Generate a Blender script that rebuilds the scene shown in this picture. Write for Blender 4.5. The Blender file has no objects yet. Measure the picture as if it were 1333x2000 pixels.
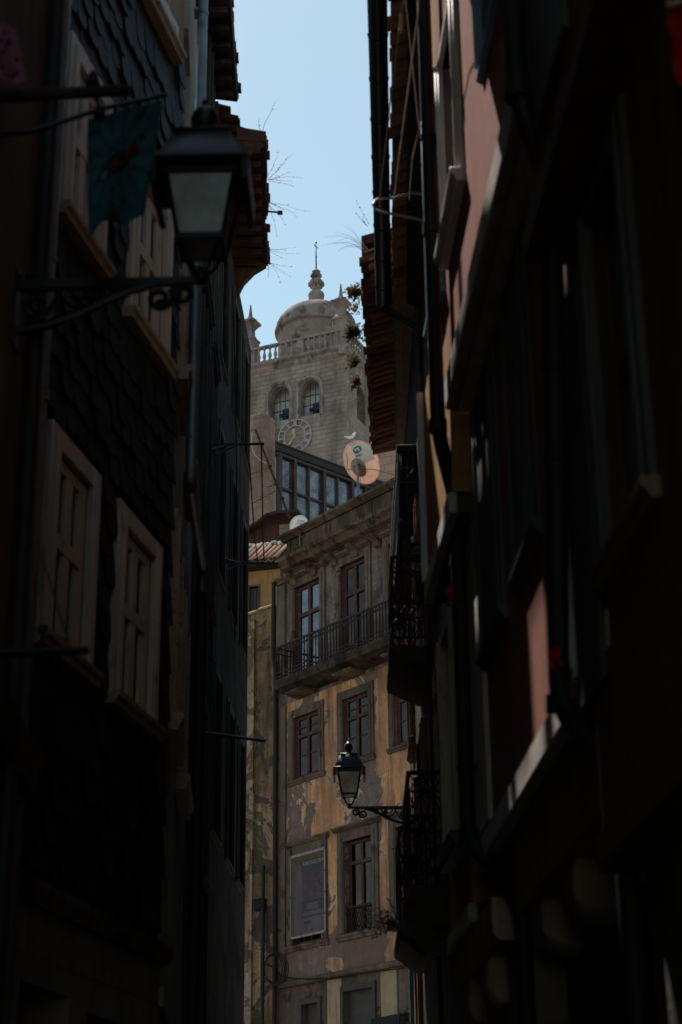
import bpy, bmesh, math, random
from mathutils import Vector, Matrix, noise as mnoise
R_=math.radians
rnd=random.Random(7)
sc=bpy.context.scene
COL=sc.collection
PI=math.pi
# ------------------------------------------------------------------ camera model
FPX=3466.0; PITCH=R_(22.4); ROLL=R_(.6)
CAM=Vector((0,0,1.6))
_F=Vector((0,math.cos(PITCH),math.sin(PITCH))); _R0=Vector((1,0,0)); _U0=Vector((0,-math.sin(PITCH),math.cos(PITCH)))
_R=_R0*math.cos(ROLL)-_U0*math.sin(ROLL); _U=_U0*math.cos(ROLL)+_R0*math.sin(ROLL)
def ray(px,py): return _F+_R*((px-666.5)/FPX)+_U*((1000-py)/FPX)
def at(px,py,Y):
    d=ray(px,py); return CAM+d*(Y/d.y)
# ------------------------------------------------------------------ materials
def nodes(name):
    m=bpy.data.materials.new(name); m.use_nodes=True; nt=m.node_tree; nt.nodes.clear()
    out=nt.nodes.new('ShaderNodeOutputMaterial'); b=nt.nodes.new('ShaderNodeBsdfPrincipled')
    nt.links.new(b.outputs[0],out.inputs[0]); return m,nt,b,out
def nd(nt,t,**k):
    n=nt.nodes.new(t)
    for a,v in k.items(): setattr(n,a,v)
    return n
def noise(nt,vec,scale,detail=5,rough=.6,dist=0):
    n=nd(nt,'ShaderNodeTexNoise'); n.inputs['Scale'].default_value=scale; n.inputs['Detail'].default_value=detail
    n.inputs['Roughness'].default_value=rough; n.inputs['Distortion'].default_value=dist
    if vec: nt.links.new(vec,n.inputs['Vector'])
    return n.outputs['Fac']
def ramp(nt,fac,stops,interp='LINEAR'):
    r=nd(nt,'ShaderNodeValToRGB'); r.color_ramp.interpolation=interp
    e=r.color_ramp.elements
    while len(e)<len(stops): e.new(.5)
    for x,(p,c) in zip(e,stops):
        x.position=p; x.color=(c,c,c,1) if isinstance(c,(int,float)) else (*c,1)
    nt.links.new(fac,r.inputs[0]); return r.outputs[0]
def mixc(nt,fac,a,b,mode='MIX'):
    m=nd(nt,'ShaderNodeMix',data_type='RGBA',blend_type=mode)
    for i,v in ((0,fac),(6,a),(7,b)):
        if isinstance(v,(int,float)): m.inputs[i].default_value=v
        elif isinstance(v,tuple): m.inputs[i].default_value=(*v,1)
        else: nt.links.new(v,m.inputs[i])
    return m.outputs[2]
def coords(nt,kind='Object',sc_=(1,1,1),loc=(0,0,0)):
    t=nd(nt,'ShaderNodeTexCoord'); mp=nd(nt,'ShaderNodeMapping'); mp.inputs['Scale'].default_value=sc_; mp.inputs['Location'].default_value=loc
    nt.links.new(t.outputs[kind],mp.inputs[0]); return mp.outputs[0]
def bump(nt,b,h,strength=.4,dist=.02):
    bp=nd(nt,'ShaderNodeBump'); bp.inputs['Strength'].default_value=strength; bp.inputs['Distance'].default_value=dist
    nt.links.new(h,bp.inputs['Height']); nt.links.new(bp.outputs[0],b.inputs['Normal'])
def plaster(name,c1,c2,patch=None,pth=(.52,.56),pscale=1.2,streak=None,sth=(.5,.75),rough=.9,scale=3,bs=.35,seed=0,dots=None):
    m,nt,b,o=nodes(name); v=coords(nt,'Object',(1,1,1),(seed*3.1,seed*1.7,seed))
    col=ramp(nt,noise(nt,v,scale,8,.65),[(.3,c1),(.7,c2)])
    h=noise(nt,v,scale*9,6,.7)
    if patch:
        pf=ramp(nt,noise(nt,v,pscale,9,.62,.6),[(pth[0],0.),(pth[1],1.)])
        pc=mixc(nt,noise(nt,v,scale*2.3,6),patch,tuple(x*.62 for x in patch)); col=mixc(nt,pf,col,pc)
        ad=nd(nt,'ShaderNodeMath',operation='MULTIPLY_ADD'); nt.links.new(pf,ad.inputs[0]); ad.inputs[1].default_value=-.7; nt.links.new(h,ad.inputs[2]); h=ad.outputs[0]
    if streak:
        v2=coords(nt,'Object',(2.6,2.6,.32),(seed,seed*2,0)); sf=ramp(nt,noise(nt,v2,2.2,8,.7),[(sth[0],0.),(sth[1],.85)])
        col=mixc(nt,sf,col,streak)
    if dots:
        df=ramp(nt,noise(nt,v,14,5,.6),[(.60,0.),(.66,1.)]); col=mixc(nt,df,col,dots)
    nt.links.new(col,b.inputs['Base Color']); b.inputs['Roughness'].default_value=rough
    b.inputs['Specular IOR Level'].default_value=.06
    bump(nt,b,h,bs,.02); return m
def masonry(name,c1,c2,mort,bw,bh,ms=.012,dirt=None,off=.5,bs=.6,moss=None,rough=.9):
    m,nt,b,o=nodes(name); uv=coords(nt,'UV'); v=coords(nt,'Object')
    br=nd(nt,'ShaderNodeTexBrick'); br.offset=off; br.inputs['Scale'].default_value=1
    br.inputs['Brick Width'].default_value=bw; br.inputs['Row Height'].default_value=bh; br.inputs['Mortar Size'].default_value=ms
    br.inputs['Mortar Smooth'].default_value=.2; br.inputs['Bias'].default_value=0
    br.inputs['Color1'].default_value=(*c1,1); br.inputs['Color2'].default_value=(*c2,1); br.inputs['Mortar'].default_value=(*mort,1)
    wob=nd(nt,'ShaderNodeVectorMath',operation='MULTIPLY_ADD'); nz=nd(nt,'ShaderNodeTexNoise'); nz.inputs['Scale'].default_value=4/bh*.3
    nt.links.new(uv,nz.inputs['Vector']); nt.links.new(nz.outputs['Color'],wob.inputs[0]); wob.inputs[1].default_value=(bh*.1,bh*.1,0); nt.links.new(uv,wob.inputs[2])
    nt.links.new(wob.outputs[0],br.inputs['Vector'])
    col=mixc(nt,.55,br.outputs['Color'],ramp(nt,noise(nt,v,1.6/bh*.35,9,.68),[(.25,tuple(x*.5 for x in c1)),(.75,tuple(min(1,x*1.35) for x in c2))]))
    if dirt:
        v2=coords(nt,'Object',(1,1,.35)); col=mixc(nt,ramp(nt,noise(nt,v2,.5/bh*.4,8,.66,.4),[(.41,0.),(.64,.9)]),col,dirt)
    if moss: col=mixc(nt,ramp(nt,noise(nt,v,.9,9,.7,.5),[(.58,0.),(.66,.9)]),col,moss)
    nt.links.new(col,b.inputs['Base Color']); b.inputs['Roughness'].default_value=rough; b.inputs['Specular IOR Level'].default_value=.2
    ad=nd(nt,'ShaderNodeMath',operation='MULTIPLY_ADD'); nt.links.new(br.outputs['Fac'],ad.inputs[0]); ad.inputs[1].default_value=-.8
    nt.links.new(noise(nt,v,6/bh*.3,6,.7),ad.inputs[2]); bump(nt,b,ad.outputs[0],bs,bh*.1); return m
def paint(name,c,c2=None,rough=.5,metal=0,scale=6,wear=None,bs=.15,stretch=(1,1,1),spec=.4,island=0):
    m,nt,b,o=nodes(name); v=coords(nt,'Object',stretch)
    c2=c2 or tuple(x*.7 for x in c)
    col=ramp(nt,noise(nt,v,scale,7,.65),[(.32,c2),(.68,c)])
    if wear: col=mixc(nt,ramp(nt,noise(nt,v,scale*2.2,9,.7),[(.56,0.),(.64,1.)]),col,wear)
    if island:
        g=nd(nt,'ShaderNodeNewGeometry'); col=mixc(nt,island,col,ramp(nt,g.outputs['Random Per Island'],[(0,tuple(x*.35 for x in c2)),(1,tuple(min(1,x*1.6) for x in c))]))
    nt.links.new(col,b.inputs['Base Color']); b.inputs['Roughness'].default_value=rough; b.inputs['Metallic'].default_value=metal
    b.inputs['Specular IOR Level'].default_value=spec
    bump(nt,b,noise(nt,v,scale*5,5,.7),bs,.01); return m
def glass(name,tint=(.55,.6,.65),mixin=.12,rough=.06,gcol=(.42,.37,.35)):
    m=bpy.data.materials.new(name); m.use_nodes=True; nt=m.node_tree; nt.nodes.clear()
    o=nd(nt,'ShaderNodeOutputMaterial'); t=nd(nt,'ShaderNodeBsdfTransparent'); g=nd(nt,'ShaderNodeBsdfGlossy'); mx=nd(nt,'ShaderNodeMixShader')
    f=nd(nt,'ShaderNodeLayerWeight'); f.inputs[0].default_value=.35
    v=coords(nt,'Object'); c=ramp(nt,noise(nt,v,2.5,7,.65),[(.3,tuple(x*.6 for x in tint)),(.7,tint)])
    nt.links.new(c,t.inputs[0]); g.inputs['Roughness'].default_value=rough; g.inputs['Color'].default_value=gcol+(1,)
    a=nd(nt,'ShaderNodeMath',operation='MULTIPLY_ADD'); nt.links.new(f.outputs['Fresnel'],a.inputs[0]); a.inputs[1].default_value=.45; a.inputs[2].default_value=mixin
    nt.links.new(a.outputs[0],mx.inputs[0]); nt.links.new(t.outputs[0],mx.inputs[1]); nt.links.new(g.outputs[0],mx.inputs[2]); nt.links.new(mx.outputs[0],o.inputs[0]); return m
def thincloth(name,c,c2,tr=.4,scale=8,rough=.8):
    m=bpy.data.materials.new(name); m.use_nodes=True; nt=m.node_tree; nt.nodes.clear()
    o=nd(nt,'ShaderNodeOutputMaterial'); d=nd(nt,'ShaderNodeBsdfDiffuse'); t=nd(nt,'ShaderNodeBsdfTranslucent'); mx=nd(nt,'ShaderNodeMixShader')
    v=coords(nt,'Object'); col=ramp(nt,noise(nt,v,scale,6,.6),[(.35,c2),(.65,c)])
    nt.links.new(col,d.inputs[0]); nt.links.new(col,t.inputs[0]); mx.inputs[0].default_value=tr
    nt.links.new(d.outputs[0],mx.inputs[1]); nt.links.new(t.outputs[0],mx.inputs[2]); nt.links.new(mx.outputs[0],o.inputs[0]); return m
def peeling(name,c1,c2,under,coat,grime,pth=(.50,.515),pscale=.8,seed=0,amt=1.0,dots=None,bias=None):
    """old lime plaster: mottled paint, pale undercoat along broken edges, bare render patches, run-off stains, grime"""
    m,nt,b,o=nodes(name); v=coords(nt,'Object',(1,1,1),(seed*3.1,seed*1.7,seed))
    base=ramp(nt,noise(nt,v,1.3,9,.7,.4),[(.28,c2),(.5,tuple((x+y)/2 for x,y in zip(c1,c2))),(.72,c1)])
    base=mixc(nt,ramp(nt,noise(nt,v,9,6,.7),[(.45,0.),(.7,.45)]),base,tuple(x*.55 for x in c2))
    p=noise(nt,v,pscale,11,.66,.8)
    if bias: # where along the wall (direction, ramp over a span) and how low the paint has been lost
        dirv,span,stops,zspan,zst=bias
        tc=nd(nt,'ShaderNodeTexCoord'); dp=nd(nt,'ShaderNodeVectorMath',operation='DOT_PRODUCT'); nt.links.new(tc.outputs['Object'],dp.inputs[0]); dp.inputs[1].default_value=dirv
        mr=nd(nt,'ShaderNodeMapRange'); nt.links.new(dp.outputs['Value'],mr.inputs[0]); mr.inputs[1].default_value,mr.inputs[2].default_value=span
        sx=nd(nt,'ShaderNodeSeparateXYZ'); nt.links.new(tc.outputs['Object'],sx.inputs[0]); mz=nd(nt,'ShaderNodeMapRange'); nt.links.new(sx.outputs['Z'],mz.inputs[0]); mz.inputs[1].default_value,mz.inputs[2].default_value=zspan
        b1=ramp(nt,mr.outputs[0],stops); b2=ramp(nt,mz.outputs[0],zst); ad1=nd(nt,'ShaderNodeMath',operation='ADD'); nt.links.new(b1,ad1.inputs[0]); nt.links.new(b2,ad1.inputs[1])
        ad2=nd(nt,'ShaderNodeMath',operation='MULTIPLY_ADD'); nt.links.new(ad1.outputs[0],ad2.inputs[0]); ad2.inputs[1].default_value=.5; ad2.inputs[2].default_value=-.5
        ad3=nd(nt,'ShaderNodeMath',operation='ADD'); nt.links.new(p,ad3.inputs[0]); nt.links.new(ad2.outputs[0],ad3.inputs[1]); p=ad3.outputs[0]
    edge=ramp(nt,p,[(pth[0]-.045,0.),(pth[0]-.012,.8),(pth[0],.8)]); col=mixc(nt,edge,base,coat)
    pf=ramp(nt,p,[(pth[0],0.),(pth[1],1.)])
    pc=mixc(nt,ramp(nt,noise(nt,v,3.2,9,.72,.5),[(.3,0.),(.7,1.)]),under,tuple(x*.5 for x in under))
    pc=mixc(nt,ramp(nt,noise(nt,v,16,4,.6),[(.55,0.),(.75,.6)]),pc,tuple(min(1,x*1.5) for x in under))
    col=mixc(nt,pf,col,pc)
    v2=coords(nt,'Object',(2.2,2.2,.22),(seed,seed*2,0)); col=mixc(nt,ramp(nt,noise(nt,v2,2.0,9,.72,.3),[(.44,0.),(.70,.85*amt)]),col,grime)
    v3=coords(nt,'Object',(7,7,.5),(seed*2,seed,0)); col=mixc(nt,ramp(nt,noise(nt,v3,2.4,6,.7),[(.56,0.),(.74,.55*amt)]),col,tuple(x*.7 for x in grime))
    col=mixc(nt,ramp(nt,noise(nt,v,.35,7,.6),[(.42,0.),(.66,.6*amt)]),col,tuple(x*1.1 for x in grime))
    if dots: col=mixc(nt,ramp(nt,noise(nt,v,13,6,.65),[(.60,0.),(.66,1.)]),col,dots)
    nt.links.new(col,b.inputs['Base Color']); b.inputs['Roughness'].default_value=.92; b.inputs['Specular IOR Level'].default_value=.05
    ad=nd(nt,'ShaderNodeMath',operation='MULTIPLY_ADD'); nt.links.new(pf,ad.inputs[0]); ad.inputs[1].default_value=-1.0; nt.links.new(noise(nt,v,14,8,.72),ad.inputs[2]); bump(nt,b,ad.outputs[0],.7,.03); return m
M={}
M['slate']=paint('slate',(.020,.0205,.021),(.009,.0092,.0095),.65,0,9,island=.5,spec=.12,wear=(.024,.023,.02))
M['granite_dark']=masonry('granite_dark',(0.266,0.209,0.162),(0.196,0.155,0.121),(0.126,0.101,0.081),.7,.34,.015,(0.084,0.068,0.054))
M['cream_wood']=paint('cream_wood',(.47,.385,.32),(.36,.29,.24),.6,0,4,stretch=(1,1,.3),wear=(.25,.20,.16))
M['cream_wall']=plaster('cream_wall',(.24,.215,.19),(.17,.15,.13),streak=(.075,.064,.054),seed=2)
M['cream_sill']=paint('cream_sill',(.34,.25,.165),(.22,.16,.105),.65,0,5,wear=(.12,.09,.065))
M['steel_pipe']=paint('steel_pipe',(.17,.19,.21),(.10,.115,.13),.48,.7,3,wear=(.06,.05,.045))
M['black_pipe']=paint('black_pipe',(.022,.021,.020),(.012,.0115,.011),.55,0,4,spec=.2)
M['gutter']=paint('gutter',(.030,.042,.046),(.018,.026,.03),.4,.3,3)
M['iron']=paint('iron',(.016,.017,.017),(.009,.009,.009),.38,.3,9)
M['iron_brown']=paint('iron_brown',(.030,.014,.011),(.014,.008,.007),.6,0,8,spec=.2)
M['rust']=paint('rust',(.085,.045,.03),(.035,.021,.016),.9,0,9,spec=.1)
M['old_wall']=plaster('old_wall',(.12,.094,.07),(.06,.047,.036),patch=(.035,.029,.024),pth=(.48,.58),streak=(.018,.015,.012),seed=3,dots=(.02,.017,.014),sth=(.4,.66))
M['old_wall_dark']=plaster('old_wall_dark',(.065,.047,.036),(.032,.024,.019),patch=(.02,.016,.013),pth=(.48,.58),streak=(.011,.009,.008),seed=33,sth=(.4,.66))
M['old_wood']=paint('old_wood',(.05,.043,.038),(.018,.016,.014),.85,0,4,stretch=(1,1,.15),wear=(.075,.066,.058),spec=.15)
M['brown_wall']=plaster('brown_wall',(0.182,0.105,0.070),(0.126,0.077,0.053),streak=(0.056,0.039,0.028),seed=4)
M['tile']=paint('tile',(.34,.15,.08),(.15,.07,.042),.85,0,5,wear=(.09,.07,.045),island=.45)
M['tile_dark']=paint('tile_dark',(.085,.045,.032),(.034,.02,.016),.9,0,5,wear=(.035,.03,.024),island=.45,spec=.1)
M['pink']=plaster('pink',(.33,.142,.112),(.26,.108,.084),streak=(.19,.08,.062),sth=(.48,.8),rough=.88,scale=2.5,bs=.3,seed=5)
M['ochre']=plaster('ochre',(.42,.235,.085),(.32,.17,.058),streak=(.17,.095,.038),seed=6,sth=(.45,.72))
M['band']=plaster('band',(.50,.46,.42),(.36,.33,.30),streak=(.24,.21,.18),seed=7,scale=6)
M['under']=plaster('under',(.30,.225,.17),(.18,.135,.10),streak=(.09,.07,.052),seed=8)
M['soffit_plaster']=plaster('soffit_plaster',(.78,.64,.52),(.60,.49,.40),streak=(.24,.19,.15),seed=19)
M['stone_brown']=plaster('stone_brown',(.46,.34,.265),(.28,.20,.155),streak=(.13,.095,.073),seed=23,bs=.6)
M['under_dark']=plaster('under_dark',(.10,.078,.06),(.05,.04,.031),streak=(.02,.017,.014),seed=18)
M['yellow']=None
M['yellow_wing']=peeling('yellow_wing',(.50,.285,.14),(.32,.18,.095),(.16,.115,.085),(.46,.31,.21),(.06,.043,.031),(.515,.545),1.0,11,1.3,(.055,.04,.03))
M['grey_stone']=peeling('grey_stone',(0.212,0.147,0.118),(0.128,0.088,0.072),(0.091,0.063,0.050),(0.194,0.132,0.102),(0.055,0.037,0.030),(.56,.62),1.5,12,1.0)
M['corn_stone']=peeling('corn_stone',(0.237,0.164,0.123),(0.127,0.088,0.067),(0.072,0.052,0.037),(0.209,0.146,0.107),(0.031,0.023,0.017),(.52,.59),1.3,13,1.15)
M['small_tiles']=masonry('small_tiles',(0.310,0.227,0.203),(0.172,0.125,0.112),(0.066,0.046,0.040),.17,.065,.008,(0.046,0.033,0.028))
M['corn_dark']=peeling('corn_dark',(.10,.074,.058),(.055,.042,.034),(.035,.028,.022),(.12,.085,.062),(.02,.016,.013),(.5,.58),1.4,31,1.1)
M['red_wood']=paint('red_wood',(.082,.031,.027),(.042,.017,.015),.65,0,8,wear=(.14,.09,.072),spec=.15)
M['glass']=glass('glass',(.66,.58,.53),mixin=.02)
M['glass_pale']=glass('glass_pale',(.92,.90,.91),.06,gcol=(.6,.6,.62))
M['curtain']=paint('curtain',(.36,.25,.215),(.20,.14,.12),.9,0,2,stretch=(5,5,.5))
M['sash_dark']=paint('sash_dark',(.10,.095,.08),(.06,.058,.05),.9,0,2)
M['dark_room']=paint('dark_room',(.03,.027,.025),(.018,.016,.015),.9,0,2)  # near-black colour painted in for unlit interiors
M['tower_stone']=masonry('tower_stone',(0.410,0.321,0.288),(0.270,0.209,0.187),(0.121,0.094,0.084),1.05,.46,.024,(0.108,0.084,0.073),bs=.9,moss=(0.232,0.168,0.134))
M['tower_trim']=plaster('tower_trim',(0.334,0.266,0.256),(0.231,0.187,0.180),patch=(0.111,0.092,0.081),pth=(.5,.66),pscale=.7,streak=(0.104,0.089,0.082),sth=(.5,.74),scale=1.4,bs=.45,seed=14)
M['dome_stone']=plaster('dome_stone',(0.341,0.266,0.248),(0.196,0.153,0.144),patch=(0.089,0.073,0.070),pth=(.5,.62),pscale=.5,streak=(0.106,0.086,0.079),scale=1,bs=.5,seed=15)
M['pier_stone']=masonry('pier_stone',(.42,.275,.22),(.31,.20,.16),(.20,.125,.10),.62,.36,.012,(.13,.085,.066),moss=(.34,.16,.055),bs=.8)
M['white_metal']=paint('white_metal',(.62,.62,.62),(.5,.5,.5),.5,.2,5)
M['bronze']=paint('bronze',(.05,.07,.075),(.03,.04,.045),.5,.7,2)
M['sky_blue']=paint('sky_blue',(.80,.86,.92),(.72,.78,.84),.8,0,1.2)  # pale blue standing in for sky brightness behind the arches
M['gold']=paint('gold',(.55,.40,.24),(.44,.31,.18),.6,.0,4)
M['dark_frame']=paint('dark_frame',(.05,.028,.026),(.03,.018,.017),.6,0,6)
M['ver_roof']=paint('ver_roof',(.045,.040,.038),(.026,.023,.022),.6,0,3)
M['clock_stone']=paint('clock_stone',(.46,.42,.43),(.34,.31,.32),.7,0,5)
M['blind']=paint('blind',(.80,.79,.80),(.70,.70,.72),.8,0,1.5,stretch=(1,1,.2))
M['sheet']=paint('sheet',(.06,.026,.02),(.028,.014,.012),.75,.2,4)
M['planks_red']=paint('planks_red',(.10,.030,.024),(.04,.016,.014),.8,0,5,stretch=(1,1,.2))
M['pale_edge']=peeling('pale_edge',(.46,.31,.25),(.32,.19,.13),(.20,.11,.06),(.50,.36,.28),(.14,.085,.055),(.52,.56),1.6,17,1.1)
M['teal_cloth']=thincloth('teal_cloth',(.035,.115,.135),(.028,.09,.11),.35)
M['teal_ray']=thincloth('teal_ray',(.06,.14,.15),(.045,.12,.13),.35)
M['emblem_blue']=thincloth('emblem_blue',(.025,.045,.07),(.02,.03,.05),.3)
M['emblem_red']=thincloth('emblem_red',(.16,.045,.035),(.10,.035,.03),.3)
M['emblem_pale']=thincloth('emblem_pale',(.14,.16,.17),(.11,.12,.13),.3)
M['pink_cloth']=thincloth('pink_cloth',(.50,.22,.29),(.38,.15,.21),.45)
M['red_cloth']=thincloth('red_cloth',(.72,.035,.018),(.5,.02,.012),.55)
M['white_cloth']=thincloth('white_cloth',(.75,.60,.56),(.62,.46,.42),.4)
M['rope']=paint('rope',(.42,.33,.25),(.30,.23,.17),.8,0,30)
M['bright_metal']=paint('bright_metal',(.55,.52,.48),(.4,.38,.35),.35,.7,6)
M['leaf']=thincloth('leaf',(.115,.095,.036),(.065,.06,.025),.35,30)
M['leaf_dry']=thincloth('leaf_dry',(.24,.135,.05),(.12,.075,.03),.4,20)
M['stem']=paint('stem',(.16,.10,.06),(.09,.06,.04),.8,0,20)
M['straw']=thincloth('straw',(.50,.44,.33),(.36,.31,.22),.45,20)
M['petal']=thincloth('petal',(.85,.03,.015),(.65,.015,.01),.4,40)
M['terracotta']=paint('terracotta',(.06,.028,.02),(.04,.02,.015),.8,0,12)
M['dish']=thincloth('dish',(.80,.63,.55),(.70,.51,.42),.45,7)
M['dish_pale']=thincloth('dish_pale',(.72,.66,.64),(.66,.60,.58),.2,7)
M['dish_white']=thincloth('dish_white',(.78,.78,.79),(.70,.70,.72),.35,7)
M['hub_brown']=paint('hub_brown',(.26,.20,.17),(.14,.105,.09),.5,.1,5)
M['soot']=paint('soot',(.02,.018,.017),(.012,.011,.01),1.0,0,8,spec=0)
M['badge']=paint('badge',(.012,.17,.14),(.010,.14,.115),.5,0,20)
M['ink_white']=paint('ink_white',(.75,.75,.73),(.68,.68,.66),.6)
M['ink_dark']=paint('ink_dark',(.06,.09,.09),(.05,.07,.07),.6)
M['ink_blue']=paint('ink_blue',(.08,.10,.32),(.06,.08,.26),.6)
M['gull_white']=paint('gull_white',(.80,.80,.80),(.70,.70,.70),.7)
M['gull_grey']=paint('gull_grey',(.20,.23,.26),(.14,.16,.19),.7)
M['beak']=paint('beak',(.55,.35,.08),(.45,.28,.06),.5)
M['poster_cloth']=paint('poster_cloth',(.115,.085,.09),(.07,.052,.055),.7,0,2,stretch=(1,1,.3),spec=.2)
M['poster_edge']=paint('poster_edge',(.30,.235,.205),(.22,.17,.15),.7,0,3)
M['poster_olive']=paint('poster_olive',(.085,.064,.03),(.055,.042,.022),.7,0,3,spec=.2)
M['poster_dark']=paint('poster_dark',(.035,.033,.033),(.025,.024,.024),.7,0,3)
M['poster_photo']=paint('poster_photo',(.085,.06,.068),(.045,.032,.037),.7,0,7,spec=.2)
M['turquoise']=paint('turquoise',(.11,.22,.25),(.06,.13,.15),.45,0,6,wear=(.35,.38,.36))
M['blue_frame']=paint('blue_frame',(.24,.37,.50),(.18,.30,.42),.45,0,5)
M['white_frame']=paint('white_frame',(.62,.60,.60),(.5,.48,.48),.5,0,5)
M['grey_panel']=paint('grey_panel',(.085,.083,.082),(.055,.054,.053),.6,0,3,stretch=(1,1,.2),spec=.2)
M['lamp_glass']=None
M['ochre_far']=plaster('ochre_far',(.40,.215,.085),(.30,.155,.062),streak=(.16,.085,.04),seed=26)
M['cobble']=masonry('cobble',(.34,.31,.28),(.26,.24,.215),(.05,.045,.04),.14,.12,.012,(.05,.045,.04))
M['cream_block']=plaster('cream_block',(.40,.285,.18),(.30,.21,.13),streak=(.17,.115,.075),seed=21)
M['grey_door']=paint('grey_door',(.075,.06,.056),(.05,.04,.038),.7,0,3,spec=.15)
M['plastic_black']=paint('plastic_black',(.02,.018,.017),(.012,.011,.01),.7,0,4,spec=.15)
def lampglass():
    m=bpy.data.materials.new('lamp_glass'); m.use_nodes=True; nt=m.node_tree; nt.nodes.clear()
    o=nd(nt,'ShaderNodeOutputMaterial'); d=nd(nt,'ShaderNodeBsdfDiffuse'); t=nd(nt,'ShaderNodeBsdfTranslucent'); g=nd(nt,'ShaderNodeBsdfGlossy'); m1=nd(nt,'ShaderNodeMixShader'); m2=nd(nt,'ShaderNodeMixShader')
    v=coords(nt,'Object'); c=ramp(nt,noise(nt,v,7,7,.6),[(.28,(.34,.29,.24)),(.62,(.78,.78,.77))])
    nt.links.new(c,d.inputs[0]); nt.links.new(c,t.inputs[0]); m1.inputs[0].default_value=.75; nt.links.new(d.outputs[0],m1.inputs[1]); nt.links.new(t.outputs[0],m1.inputs[2])
    g.inputs['Roughness'].default_value=.25; m2.inputs[0].default_value=.08; nt.links.new(m1.outputs[0],m2.inputs[1]); nt.links.new(g.outputs[0],m2.inputs[2]); nt.links.new(m2.outputs[0],o.inputs[0]); return m
M['lamp_glass']=lampglass()
# ------------------------------------------------------------------ frames and mesh builder
class Fr:
    """vertical facade frame: s along azimuth az (degrees), n outward, z up"""
    def __init__(self,x,y,az,side,z=0):
        a=R_(az); self.O=Vector((x,y,z)); self.e=Vector((math.sin(a),math.cos(a),0)); self.az=az; self.side=side
        self.n=Vector((-math.cos(a),math.sin(a),0)) if side=='L' else Vector((math.cos(a),-math.sin(a),0))
    def W(self,p): return self.O+self.e*p[0]+self.n*p[1]+Vector((0,0,p[2]))
    def hit(self,px,py,n=0):
        d=ray(px,py); t=((self.O+self.n*n-CAM).dot(self.n))/d.dot(self.n); P=CAM+d*t
        return (P-self.O).dot(self.e),P.z-self.O.z
    def rect(self,xl,xr,yt,yb,n=0):
        xm=(xl+xr)/2; ym=(yt+yb)/2
        a=self.hit(xl,ym,n)[0]; b=self.hit(xr,ym,n)[0]
        z1=self.hit(xm,yt,n)[1]; z0=self.hit(xm,yb,n)[1]
        return (min(a,b),max(a,b),z0,z1)
ID=Fr(0,0,90,'L')   # s = +x, n = +y
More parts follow.
